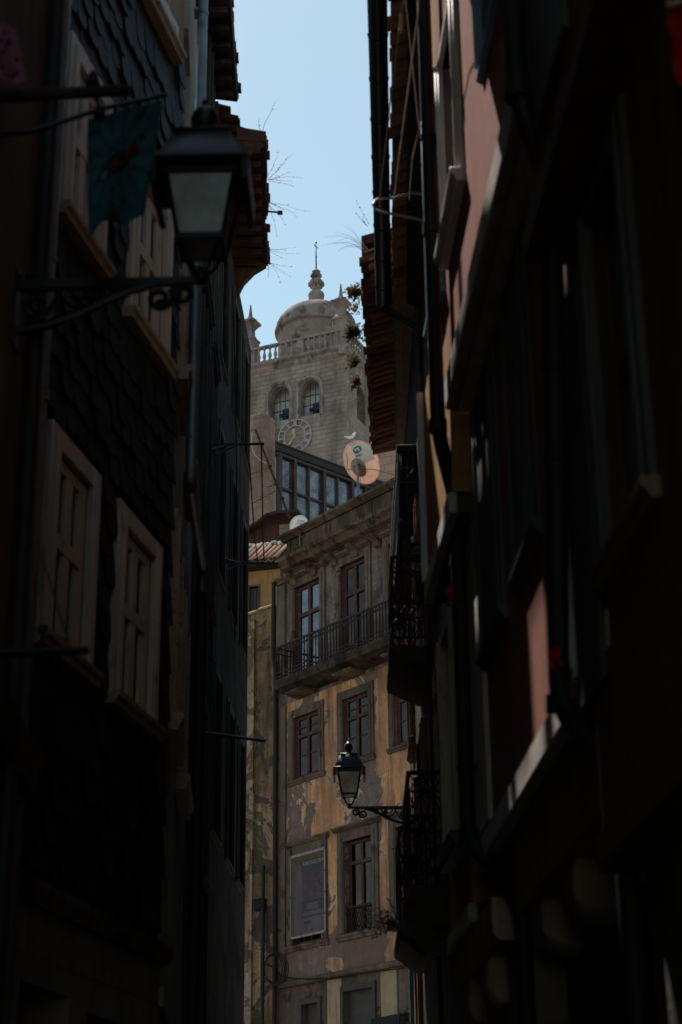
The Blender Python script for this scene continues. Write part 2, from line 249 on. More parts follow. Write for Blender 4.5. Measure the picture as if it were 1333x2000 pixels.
class MB:
    def __init__(self,fr=ID): self.fr=fr; self.v=[]; self.f=[]
    def face(self,pts):
        i=len(self.v); self.v+= [tuple(p) for p in pts]; self.f.append(tuple(range(i,i+len(pts))))
    def mesh(self,vs,fs):
        i=len(self.v); self.v+=[tuple(p) for p in vs]; self.f+=[tuple(a+i for a in f) for f in fs]; return self
    def hex8(self,p): # bottom 4, top 4
        return self.mesh(p,[(0,3,2,1),(4,5,6,7),(0,1,5,4),(1,2,6,5),(2,3,7,6),(3,0,4,7)])
    def box(self,s0,s1,n0,n1,z0,z1):
        return self.hex8([(s0,n0,z0),(s1,n0,z0),(s1,n1,z0),(s0,n1,z0),(s0,n0,z1),(s1,n0,z1),(s1,n1,z1),(s0,n1,z1)])
    def prism(self,pts,n0,n1,axis='n'):
        # closed outline pts extruded along an axis; axis 'n': pts=(s,z); 's': pts=(n,z); 'z': pts=(s,n)
        k=len(pts); f=lambda p,t:(p[0],t,p[1]) if axis=='n' else ((t,p[0],p[1]) if axis=='s' else (p[0],p[1],t))
        vs=[f(p,n0) for p in pts]+[f(p,n1) for p in pts]
        fs=[tuple(range(k)),tuple(range(2*k-1,k-1,-1))]+[(i,(i+1)%k,k+(i+1)%k,k+i) for i in range(k)]
        return self.mesh(vs,fs)
    def tube(self,pts,r,seg=6,cap=True):
        P=[Vector(p) for p in pts]; n=len(P); rs=r if isinstance(r,(list,tuple)) else [r]*n
        vs=[]; up=None
        for i in range(n):
            t=(P[min(i+1,n-1)]-P[max(i-1,0)]).normalized()
            if up is None: up=Vector((0,0,1)) if abs(t.z)<.9 else Vector((1,0,0))
            a=t.cross(up); a=a.normalized() if a.length>1e-6 else Vector((1,0,0)); b=a.cross(t).normalized(); up=b
            for j in range(seg):
                q=2*PI*j/seg; vs.append(P[i]+(a*math.cos(q)+b*math.sin(q))*rs[i])
        fs=[(i*seg+j,i*seg+(j+1)%seg,(i+1)*seg+(j+1)%seg,(i+1)*seg+j) for i in range(n-1) for j in range(seg)]
        if cap: fs+=[tuple(range(seg-1,-1,-1)),tuple((n-1)*seg+j for j in range(seg))]
        return self.mesh(vs,fs)
    def lathe(self,c,prof,seg=16,sq=False):
        c=Vector(c); n=len(prof); vs=[]
        for r,z in prof:
            for j in range(seg):
                q=2*PI*(j+.5)/seg; vs.append(c+Vector((r*math.cos(q),r*math.sin(q),z)))
        fs=[(i*seg+j,i*seg+(j+1)%seg,(i+1)*seg+(j+1)%seg,(i+1)*seg+j) for i in range(n-1) for j in range(seg)]
        fs+=[tuple(range(seg-1,-1,-1)),tuple((n-1)*seg+j for j in range(seg))]
        return self.mesh(vs,fs)
    def wall(self,s0,s1,z0,z1,nf,nb,holes=()):
        S=sorted({s0,s1}|{min(max(x,s0),s1) for h in holes for x in h[:2]}); Z=sorted({z0,z1}|{min(max(x,z0),z1) for h in holes for x in h[2:4]})
        inh=lambda a,b:any(h[0]<a<h[1] and h[2]<b<h[3] for h in holes)
        cell={}
        for i in range(len(S)-1):
            for j in range(len(Z)-1): cell[i,j]=not inh((S[i]+S[i+1])/2,(Z[j]+Z[j+1])/2)
        for (i,j),ok in cell.items():
            if not ok: continue
            a,b,c,d=S[i],S[i+1],Z[j],Z[j+1]
            self.face([(a,nf,c),(b,nf,c),(b,nf,d),(a,nf,d)]); self.face([(a,nb,c),(a,nb,d),(b,nb,d),(b,nb,c)])
            if not cell.get((i-1,j)): self.face([(a,nf,c),(a,nf,d),(a,nb,d),(a,nb,c)])
            if not cell.get((i+1,j)): self.face([(b,nf,c),(b,nb,c),(b,nb,d),(b,nf,d)])
            if not cell.get((i,j-1)): self.face([(a,nf,c),(a,nb,c),(b,nb,c),(b,nf,c)])
            if not cell.get((i,j+1)): self.face([(a,nf,d),(b,nf,d),(b,nb,d),(a,nb,d)])
        return self
    def build(self,name,mat,parent=None,smooth=40,merge=False,jit=0,bev=0,recalc=True):
        bm=bmesh.new(); vs=[bm.verts.new(p) for p in self.v]
        for f in self.f:
            try: bm.faces.new([vs[i] for i in f])
            except ValueError: pass
        if merge: bmesh.ops.remove_doubles(bm,verts=bm.verts,dist=1e-4)
        if bev: bmesh.ops.bevel(bm,geom=list(bm.edges),offset=bev,segments=1,affect='EDGES',clamp_overlap=True)
        if jit:
            for v in bm.verts: v.co+=mnoise.noise_vector(v.co*7.3)*jit
        if recalc: bmesh.ops.recalc_face_normals(bm,faces=bm.faces)
        bm.normal_update()
        uv=bm.loops.layers.uv.new('UVMap')
        for f in bm.faces:
            a=[abs(x) for x in f.normal]; k=a.index(max(a))
            for l in f.loops:
                c=l.vert.co; l[uv].uv=(c.y,c.z) if k==0 else ((c.x,c.z) if k==1 else (c.x,c.y))
        base=wloc(parent) if parent else Vector((0,0,0)); fr=self.fr
        for v in bm.verts: v.co=fr.W(v.co)-base
        if fr.side=='R': bmesh.ops.reverse_faces(bm,faces=bm.faces)
        me=bpy.data.meshes.new(name); bm.to_mesh(me); bm.free()
        for mm in (mat if isinstance(mat,(list,tuple)) else [mat]): me.materials.append(M[mm] if isinstance(mm,str) else mm)
        if smooth:
            me.polygons.foreach_set('use_smooth',[True]*len(me.polygons)); me.set_sharp_from_angle(angle=R_(smooth))
        o=bpy.data.objects.new(name,me); COL.objects.link(o)
        if parent: o.parent=parent
        return o
def wloc(o):
    v=Vector((0,0,0))
    while o: v+=o.location; o=o.parent
    return v
def tag(o,label,cat,group=None,kind=None):
    if label: o['label']=label
    if cat: o['category']=cat
    if group: o['group']=group
    if kind: o['kind']=kind
    return o
def thing(name,label,cat,loc=(0,0,0),group=None):
    o=bpy.data.objects.new(name,None); COL.objects.link(o); o.location=loc; o.empty_display_size=.2
    return tag(o,label,cat,group)
def single(m,name,mat,label,cat,loc=None,group=None,**k):
    """one-mesh thing with its origin at loc"""
    o=m.build(name,mat,None,**k)
    if loc is not None:
        L=Vector(loc); o.data.transform(Matrix.Translation(-L)); o.location=L
    return tag(o,label,cat,group)
def dup(root,loc,rz,label,group=None):
    r=root.copy(); COL.objects.link(r); r.location=loc; r.rotation_euler=(0,0,rz); r['label']=label
    if group: r['group']=group
    for ch in list(root.children):
        c=ch.copy(); COL.objects.link(c); c.parent=r
        for g in list(ch.children):
            d=g.copy(); COL.objects.link(d); d.parent=c
    return r
def text_mesh(txt,size,mat,name,parent,mtx,depth=.002,squash=1.0):
    cu=bpy.data.curves.new(name,'FONT'); cu.body=txt; cu.size=size; cu.align_x='CENTER'; cu.align_y='CENTER'; cu.extrude=depth; cu.offset=size*.012
    ob=bpy.data.objects.new('lettering',cu); COL.objects.link(ob)
    me=bpy.data.meshes.new_from_object(ob.evaluated_get(bpy.context.evaluated_depsgraph_get())); bpy.data.objects.remove(ob)
    me.transform(Matrix.Diagonal((squash,1,1,1))); me.transform(mtx)
    me.materials.clear(); me.materials.append(M[mat]); o=bpy.data.objects.new(name,me); COL.objects.link(o)
    if parent: me.transform(Matrix.Translation(-wloc(parent))); o.parent=parent
    return o
def basis(o,x,y,z):
    m=Matrix.Identity(4)
    for i,v in enumerate((x,y,z)):
        for j in range(3): m[j][i]=v[j]
    m.translation=o; return m
# ------------------------------------------------------------------ shared architectural parts
def window(fr,b,h,fm='cream_wood',gl='glass',dep=.12,fw=.07,trans=(.68,),mull=1,n0=0,sur=None,sill=None,hood=None,back='dark_room',bars=(),rows=0,label=None,open_leaf=False):
    """window set into wall hole h=(s0,s1,z0,z1): sashes, panes, back cloth, surround, sill"""
    s0,s1,z0,z1=h; n=n0-dep; m=MB(fr)
    m.box(s0,s0+fw,n-.06,n,z0,z1).box(s1-fw,s1,n-.06,n,z0,z1).box(s0+fw,s1-fw,n-.06,n,z0,z0+fw).box(s0+fw,s1-fw,n-.06,n,z1-fw,z1)
    H=z1-z0; lv=[z0+fw]+[z0+H*t for t in trans]+[z1-fw]
    for t in trans: m.box(s0+fw,s1-fw,n-.055,n+.012,z0+H*t-fw*.55,z0+H*t+fw*.55)
    for i in range(mull):
        c=s0+(s1-s0)*(i+1)/(mull+1); m.box(c-fw*.6,c+fw*.6,n-.052,n+.006,z0+fw,z1-fw)
    ed=[s0+fw]+[s0+(s1-s0)*(i+1)/(mull+1) for i in range(mull)]+[s1-fw]
    for a,c in zip(ed[:-1],ed[1:]): # leaf stiles
        for lo,hi in zip(lv[:-1],lv[1:]):
            q=fw*.55
            m.box(a+.004,a+q,n-.045,n-.004,lo,hi).box(c-q,c-.004,n-.045,n-.004,lo,hi)
            for r in range(rows): 
                zz=lo+(hi-lo)*(r+1)/(rows+1); m.box(a+q,c-q,n-.04,n-.012,zz-.012,zz+.012)
    w=m.build('window',fm,b,bev=.004)
    if label: w['label']=label
    MB(fr).box(s0+fw*.8,s1-fw*.8,n-.034,n-.028,z0+fw*.8,z1-fw*.8).build('pane',gl,w)
    # folded curtain; a dark back colour paints in an unlit room
    c=MB(fr); k=14; prev=None
    for i in range(k+1):
        s=s0+.01+(s1-s0-.02)*i/k; d=n-.16+.025*math.sin(i*2.1+s0*9)
        cur=[(s,d,z0),(s,d,z1)]
        if prev: c.face([prev[0],cur[0],cur[1],prev[1]])
        prev=cur
    c.build('curtain',back,w,recalc=False)
    if sur:
        sw,pr,sm=sur; t=MB(fr)
        t.box(s0-sw,s0,n0-dep,n0+pr,z0,z1+sw).box(s1,s1+sw,n0-dep,n0+pr,z0,z1+sw).box(s0,s1,n0-dep,n0+pr-.002,z1,z1+sw)
        t.box(s0-sw*.55,s0-sw*.12,n0+pr-.01,n0+pr+.018,z0,z1+sw*.5).box(s1+sw*.12,s1+sw*.55,n0+pr-.01,n0+pr+.018,z0,z1+sw*.5)
        t.build('surround',sm,w,bev=.006)
        if hood:
            q=MB(fr); q.prism([(n0+pr*.2,z1+sw+.001),(n0+pr+.02,z1+sw+.001),(n0+hood,z1+sw+.06),(n0+hood,z1+sw+.10),(n0+pr*.2,z1+sw+.13)],s0-sw-.07,s1+sw+.07,'s').build('hood_mould',sm,w)
    if sill:
        sh,sp,sm=sill; e=(sur[0] if sur else .05)+.04
        MB(fr).prism([(n0-dep-.02,z0-.001),(n0+sp,z0-.012),(n0+sp,z0-.012-sh*.4),(n0+sp-.025,z0-.02-sh*.4),(n0+sp-.03,z0-sh),(n0-dep-.02,z0-sh)],s0-e,s1+e,'s').build('sill',sm,w,bev=.004)
    return w
def canal_tiles(m,s0,s1,n_in,n_out,z_in,z_out,pitch=.2,rad=.085,seg=6,seed=0,ragged=.05):
    """row of half-round roof tiles running from the wall out over the eave: covers above, channels below"""
    r=random.Random(seed); k=max(1,int(abs(s1-s0)/pitch)); 
    for i in range(k):
        s=s0+(i+.5)*(s1-s0)/k
        for ch in (0,1):
            c=s+(pitch*.5 if ch else 0); no=n_out+r.uniform(-ragged,ragged)-(0 if ch else .03); dz=r.uniform(-.012,.012); rr=rad*r.uniform(.92,1.06)
            A=[];B=[];A2=[];B2=[]
            for j in range(seg+1):
                q=PI*j/seg; x=rr*math.cos(q); y=rr*math.sin(q)*(1 if not ch else -1)*.8+(.04 if not ch else .02)
                A.append((c+x*.86,n_in,z_in+y+dz)); B.append((c+x,no,z_out+y+dz))
                x*=.82; y=rr*.82*math.sin(q)*(1 if not ch else -1)*.8+(.04 if not ch else .02)
                A2.append((c+x*.86,n_in,z_in+y+dz)); B2.append((c+x,no,z_out+y+dz))
            vs=A+B+A2+B2; g=seg+1; fs=[]
            for j in range(seg): fs+=[(j,j+1,g+j+1,g+j),(2*g+j+1,2*g+j,3*g+j,3*g+j+1),(g+j,g+j+1,3*g+j+1,3*g+j),(j+1,j,2*g+j,2*g+j+1)]
            fs+=[(0,g,3*g,2*g),(seg,2*g+seg,3*g+seg,g+seg)]
            m.mesh(vs,fs)
def arc(c,r,a0,a1,n=10): return [(c[0]+r*math.cos(a0+(a1-a0)*i/n),c[1]+r*math.sin(a0+(a1-a0)*i/n)) for i in range(n+1)]
def spiral(c,r0,r1,a0,turns,n=26): 
    return [(c[0]+(r0+(r1-r0)*i/n)*math.cos(a0+turns*2*PI*i/n),c[1]+(r0+(r1-r0)*i/n)*math.sin(a0+turns*2*PI*i/n)) for i in range(n+1)]
def pipe(fr,parent,pts,r,mat,name='drainpipe',brackets=(),collars=()):
    """drainpipe through facade points (s,n,z) with clips"""
    P=[Vector(p) for p in pts]; out=[P[0]]
    for i in range(1,len(P)-1):
        a=(P[i-1]-P[i]); b=(P[i+1]-P[i]); la=min(.14,a.length*.45); lb=min(.14,b.length*.45)
        A=P[i]+a.normalized()*la; B=P[i]+b.normalized()*lb
        for t in (0,.25,.5,.75,1): out.append(A*(1-t)**2+P[i]*2*t*(1-t)+B*t*t)
    out.append(P[-1])
    m=MB(fr).tube(out,r,12)
    for z in collars:
        for a,b in zip(P[:-1],P[1:]):
            if min(a.z,b.z)<z<max(a.z,b.z):
                t=(z-a.z)/(b.z-a.z); c=a.lerp(b,t); d=(b-a).normalized()*.04; m.tube([c-d,c+d],r*1.22,12)
    o=m.build(name,mat,parent)
    for z in brackets:
        for a,b in zip(P[:-1],P[1:]):
            if min(a.z,b.z)<z<max(a.z,b.z):
                c=a.lerp(b,(z-a.z)/(b.z-a.z)); q=MB(fr).tube([c-Vector((0,0,.015)),c+Vector((0,0,.015))],r*1.15,12).box(c.x-r*1.5,c.x+r*1.5,c.y-r*1.7,c.y-r*.9,c.z-.01,c.z+.01)
                q.build('pipe_clip',mat,o)
    return o
# ================================================================== SETTING
def gz(y):
    if y<5: return 0
    if y<46: return (y-5)*.085
    t=min(1,(y-46)/95); return 3.485+34*t*t*(3-2*t)
g=MB(); ys=[-60,-20,0,5,12,20,30,40,46,56,66,76,86,96,106,116,126,141,200,400,900]; xs=[-500,-120,-40,-12,-4,0,4,12,40,120,500]
for a,b in zip(ys[:-1],ys[1:]):
    for c,d in zip(xs[:-1],xs[1:]): g.face([(c,a,gz(a)),(d,a,gz(a)),(d,b,gz(b)),(c,b,gz(b))])
tag(g.build('cobbled_street','cobble',merge=True),'grey cobbled street climbing between the old houses','street',kind='structure')
# ================================================================== LEFT SIDE
# ---- slate-hung house
LS=Fr(0,0,11.8,'R'); LS.O=-LS.n*3.65
sh=thing('slate_house','dark fish scale slate house with cream framed windows','house',LS.W((11.4,0,0)))
LS_TOP=10.6
WIN_T=(.54,)
wins=[(8.95,9.83,4.68,6.13),(10.19,11.13,4.68,6.13),(8.90,9.72,7.45,8.9),(10.22,11.16,7.43,8.88),(10.24,11.12,10.2,10.58)]
holes=[(a+.14,b-.14,c+.15,d-.13) for a,b,c,d in wins]
MB(LS).wall(5.4,11.4,3.42,9.25,0,-.35,holes[:4]).build('wall','slate',sh,merge=True)
MB(LS).wall(10.1,11.4,9.252,LS_TOP,0,-.35,holes[4:]).build('wall','slate',sh,merge=True)
MB(LS).box(5.4,10.095,-3.2,0,9.252,15).build('wall','slate',sh)  # unseen upper block, raised to keep sun off the near right house
MB(LS).wall(10.1,11.4,LS_TOP,13.4,-.02,-.14,[(10.7,11.39,LS_TOP,11.8)]).build('sun_mask_wall','cream_wood',sh,merge=True)  # added wall, its opening shaped to throw a sun patch across the lane
MB(LS).box(5.4,11.39,-3.2,-.36,3.5,9.2).box(10.12,11.39,-3.2,-.36,9.25,LS_TOP-.02).build('inner_wall','dark_room',sh)
sl=MB(LS); ex=.18; wd=.2; row=0; z=3.50
while z<LS_TOP-.28:
    s=7.2+(row%2)*wd*.5; row+=1
    while s<11.42:
        if not any(a-.085<s<b+.085 and c-.20<z+.1<d+.06 for a,b,c,d in wins):
            w=wd*.5-rnd.choice((.003,.003,.005,.012)); tilt=rnd.uniform(-.010,.012); t=.009; zo=rnd.uniform(-.012,.010)-(.05 if rnd.random()<.03 else 0); so=rnd.uniform(-.008,.008)
            out=[(min(s+so+dx,11.42),z+dz+zo) for dx,dz in ((-w,.30),(-w,.07),(-w*.86,.028),(-w*.5,.004),(0,-.004),(w*.5,.004),(w*.86,.028),(w,.07),(w,.30))]
            k=len(out); nn=lambda zz:.033+tilt-(zz-z)*.09
            vs=[(a,nn(b),b) for a,b in out]+[(a,nn(b)-t,b) for a,b in out]
            sl.mesh(vs,[tuple(range(k)),tuple(range(2*k-1,k-1,-1))]+[(i,(i+1)%k,k+(i+1)%k,k+i) for i in range(k)])
        s+=wd
    z+=ex
sl.build('slate_cladding','slate',sh,smooth=25)
for i,(h,w) in enumerate(zip(holes,wins)):
    window(LS,sh,h,'cream_wood','glass',.0,.085,(.54,),1,.0,(.135,.048,'cream_wood'),(.10,.11,'cream_sill'),None,'sash_dark')
gf=MB(LS); gf.wall(5.4,11.42,0,3.30,.02,-.45,[(7.3,8.5,0,2.95),(9.0,9.75,0,2.9),(10.05,10.95,0,2.85)])
gf.build('ground_floor_wall','granite_dark',sh,merge=True)
MB(LS).prism([(-.3,3.30),(.06,3.30),(.10,3.36),(.10,3.42),(-.3,3.44)],5.4,11.44,'s').build('string_course','corn_stone',sh)
for a,b,t in ((7.3,8.5,2.95),(9.0,9.75,2.9),(10.05,10.95,2.85)):
    d=MB(LS); d.box(a,b,-.32,-.26,0,t)
    for i in range(5): d.box(a+.05+(b-a-.1)*i/5+.012,a+.05+(b-a-.1)*(i+1)/5-.012,-.26,-.235,.05,t-.5)
    d.build('door','old_wood',sh)
MB(LS).prism([(-.15,LS_TOP-.0),(-.15,LS_TOP+.03),(-3.2,LS_TOP+.1),(-3.2,LS_TOP+.0)],10.1,11.39,'s').build('roof','tile_dark',sh)
MB(LS).prism([(.2,15),(.2,15.1),(-3,16),(-3,15.9)],5.3,10.12,'s').build('roof','tile_dark',sh)
pp=[LS.hit(108,0,.08),LS.hit(75,700,.08),LS.hit(30,1400,.08)]
px_=LS.hit(78,650,.08)[0]
pipe(LS,sh,[(px_,.10,14.9),(px_,.10,.1)],.05,'steel_pipe',brackets=(5.2,7.0,9.0,11),collars=(6.1,8.2,10.3))
# ---- pale plastered house past the slate corner
L2=Fr(-1.242,11.9,-3.2,'R'); L2_TOP=9.95
ph=thing('pale_house','narrow pale plastered house squeezed beside the slate house corner','house',L2.W((2.3,0,0)))
def sills(pts): return [L2.hit(*p) for p in pts]
pw=[]
for zc in (6.1,8.9,11.4):
    for a,b in ((.55,1.35),(2.35,3.25)): pw.append((a,b,zc-.95,zc+.55))
pw=[h for h in pw if h[3]<9.5]
MB(L2).wall(0,4.6,0,L2_TOP,0,-.4,pw).build('wall','cream_wall',ph,merge=True)
MB(L2).box(.3,4.6,-3,-.42,0,L2_TOP-.02).build('inner_wall','dark_room',ph)
MB(L2).wall(0,1.5,L2_TOP,12.95,0,-.12,[(.02,.78,10.6,12.15),(.78,1.46,10.15,11.4)]).build('sun_mask_wall','cream_wall',ph,merge=True)  # added upper walls, openings cut to place sun on the right houses
MB(L2).box(0,.6,-.12,0,12.952,13.35).box(.602,1.5,-.12,0,12.952,13.2).build('sun_mask_wall','cream_wall',ph)  # tops added to block stray slits of sun
MB(L2).wall(1.5,2.2,L2_TOP,12.95,0,-.12,[(1.55,2.15,9.96,10.8)]).build('sun_mask_wall','cream_wall',ph,merge=True)
MB(L2).wall(2.2,4.6,L2_TOP,12.25,0,-.12,[(2.25,3.3,9.96,11.45),(3.4,4.55,9.96,11.45)]).build('sun_mask_wall','cream_wall',ph,merge=True)
for i,h in enumerate(pw): window(L2,ph,h,'cream_wood','glass',.10,.06,(.5,),1,0,(.09,.045,'cream_sill'),(.14,.12,'cream_sill'),None,'curtain' if i%2 else 'dark_room')
MB(L2).prism([(-.1,3.02),(.05,3.04),(.05,3.16),(-.1,3.2)],0,4.6,'s').build('string_course','cream_wall',ph)
MB(L2).prism([(-.13,L2_TOP+.002),(-.13,L2_TOP+.03),(-3,L2_TOP+.1),(-3,L2_TOP+.0)],0,4.6,'s').build('roof','tile_dark',ph)
a=L2.hit(384,100,.12); b=L2.hit(372,950,.12); c=L2.hit(395,1110,.12)
sp_=L2.hit(392,250,.12)[0]
e=L2.hit(394,1165,.12)
pipe(L2,ph,[(sp_,.12,14.6),(b[0],.12,b[1]),(c[0],.12,c[1]),(c[0]+.01,.12,e[1])],.044,'steel_pipe',brackets=(11.6,),collars=(12.6,9.0))
MB(L2).tube([(c[0]+.01,.12,e[1]+.02),(c[0]+.01,.12,.2)],.062,12).build('downpipe_shoe','black_pipe',ph)
# ---- weathered house
L3=Fr(-1.5,16.5,-1.0,'R'); L3T=14.72
wh=thing('weathered_house','blackened timber and plaster house with ragged broken eave','house',L3.W((1.5,0,0)))
w3=[(.5,1.2,5.2,7.0),(1.9,2.6,5.2,7.0),(.5,1.2,8.2,10.0),(1.9,2.6,8.2,10.0),(.5,1.2,11.3,13.1),(1.9,2.6,11.3,13.1)]
MB(L3).wall(.1,3.0,0,L3T,0,-.35,w3).build('wall','old_wall',wh,merge=True)
MB(L3).box(.1,3.0,-3,-.36,0,L3T-.02).build('inner_wall','dark_room',wh)
MB(L3).box(.0,.099,-3,.005,0,L3T-.1).build('gable_wall','cream_wall',wh)
MB(L3).box(.1,.9,-1.2,-.12,L3T-.05,16.2).build('chimney','cream_wall',wh)
for h in w3: window(L3,wh,h,'old_wood','glass',.05,.06,(.6,),1,0,(.10,.05,'old_wood'),(.10,.12,'old_wood'))
bd=MB(L3)
for i in range(9):
    s=.12+i*.33; bd.box(s,s+.05,.003,.035+.02*(i%3),3.2,L3T-.1)
bd.build('wall_batten','old_wood',wh)
ev=MB(L3)
ev.prism([(-2,L3T+.75),(.02,L3T+.02),(.30,L3T-.02),(.32,L3T+.05),(-2,L3T+.85)],-.3,1.9,'s')
for i in range(7): ev.box(-.25+i*.32,-.17+i*.32,-.1,.26,L3T-.09,L3T-.01)
ev.build('eave','old_wood',wh)
ct=MB(L3); canal_tiles(ct,-.1,1.75,-.3,.33,L3T+.16,L3T+.06,.2,.085,seed=3,ragged=.03); canal_tiles(ct,1.95,2.65,-.3,.28,L3T+.05,L3T-.10,.2,.085,seed=8,ragged=.07); canal_tiles(ct,2.7,3.1,-.3,.20,L3T-.1,L3T-.3,.2,.085,seed=5,ragged=.05)
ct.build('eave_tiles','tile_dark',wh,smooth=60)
# ---- gabled house with the moss-eaten eave
L4=Fr(-1.55,19.5,2.3,'R'); L4T=14.3
gh=thing('mossy_eave_house','dark tall house under a rusty overhanging tile eave with weeds','house',L4.W((2.4,0,0)))
w4=[(.6,1.3,6,7.9),(2.2,2.9,6,7.9),(3.6,4.3,6,7.9),(.6,1.3,9.2,11.1),(2.2,2.9,9.2,11.1),(3.6,4.3,9.2,11.1),(.6,1.3,12.1,13.8),(2.2,2.9,12.1,13.8),(3.6,4.3,12.1,13.8)]
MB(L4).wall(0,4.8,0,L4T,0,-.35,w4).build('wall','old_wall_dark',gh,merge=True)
MB(L4).box(0,4.79,-4,-.36,0,L4T-.02).build('inner_wall','dark_room',gh)
for h in w4: window(L4,gh,h,'old_wood','glass',.05,.06,(.6,),1,0,(.11,.02,'old_wood'),(.1,.035,'old_wood'))
MB(L4).prism([(-.01,3.6),(.15,3.65),(.15,3.75),(-.01,3.8)],0,4.8,'s').build('string_course','grey_stone',gh)
EP=at(525,262,19.0); EQ=at(525,511,22.1); zE=(EP.z+EQ.z)/2
dv=Vector((EQ.x-EP.x,EQ.y-EP.y,0)); G4=Fr(EP.x,EP.y,math.degrees(math.atan2(dv.x,dv.y)),'R'); GL=dv.length
rf=MB(G4); 
for i in range(7):
    a_=i*GL/7; b_=(i+1)*GL/7-.006; dd=rnd.uniform(-.02,.02)
    rf.prism([(-2.6,zE+.95),(-.6,zE-.06+dd),(-.03+dd,zE-.10),(-.02+dd,zE-.01),(-2.6,zE+1.03)],a_,b_,'s')
for i in range(10): rf.box(.1+i*(GL-.3)/9,.2+i*(GL-.3)/9,-.62,-.10,zE-.2,zE-.10)
rf.build('eave','rust',gh,jit=.014)
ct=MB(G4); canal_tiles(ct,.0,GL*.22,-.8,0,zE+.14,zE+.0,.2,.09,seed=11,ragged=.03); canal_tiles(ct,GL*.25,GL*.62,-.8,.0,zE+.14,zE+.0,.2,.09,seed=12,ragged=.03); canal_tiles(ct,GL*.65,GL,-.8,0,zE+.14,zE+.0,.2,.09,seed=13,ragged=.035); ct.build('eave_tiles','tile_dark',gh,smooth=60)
MB(G4).prism([(-.75,zE-.9),(-.55,zE-.8),(-.32,zE-.30),(-.05,zE-.10),(-.03,zE+.05),(-.75,zE+.2)],.01,.10,'s').build('gable_board','rust',gh,jit=.012)
MB(G4).prism([(-.75,zE-.62),(-.42,zE-.60),(-.34,zE-.42),(-.2,zE-.25),(-.03,zE-.13),(-.75,zE-.1)],GL-.14,GL,'s').build('eave_bracket','rust',gh)
sH=1.55
single(MB(G4).tube([(sH,-.25,zE-.13),(sH,.16,zE-.17)],.013,6).box(sH-.02,sH+.02,.12,.19,zE-.195,zE-.15),'eave_hook','iron','thin metal hook jutting from the rusty overhanging eave','hook',G4.W((sH,-.2,zE)))
# ---- near left brown house at the picture edge
L0=Fr(-1.30,1.0,-.8,'R')
bh=thing('brown_house','dark brown plastered house closest on the left edge','house',L0.W((3,0,0)))
MB(L0).wall(-4,6.2,0,13.5,0,-3.5,[]).build('wall','brown_wall',bh,merge=True)
MB(L0).box(5.95,6.24,.003,.05,0,13.4).build('quoin','granite_dark',bh,bev=.01)
MB(L0).prism([(-.1,3.3),(.10,3.34),(.13,3.5),(-.1,3.55)],-4,6.26,'s').build('string_course','corn_stone',bh)
MB(L0).prism([(.35,13.5),(.35,13.6),(-2,14.3),(-2,14.2)],-4,6.3,'s').build('roof','tile_dark',bh)
pipe(L0,bh,[(5.75,.08,13.4),(5.75,.08,.1)],.035,'black_pipe',brackets=(3.2,5.5))
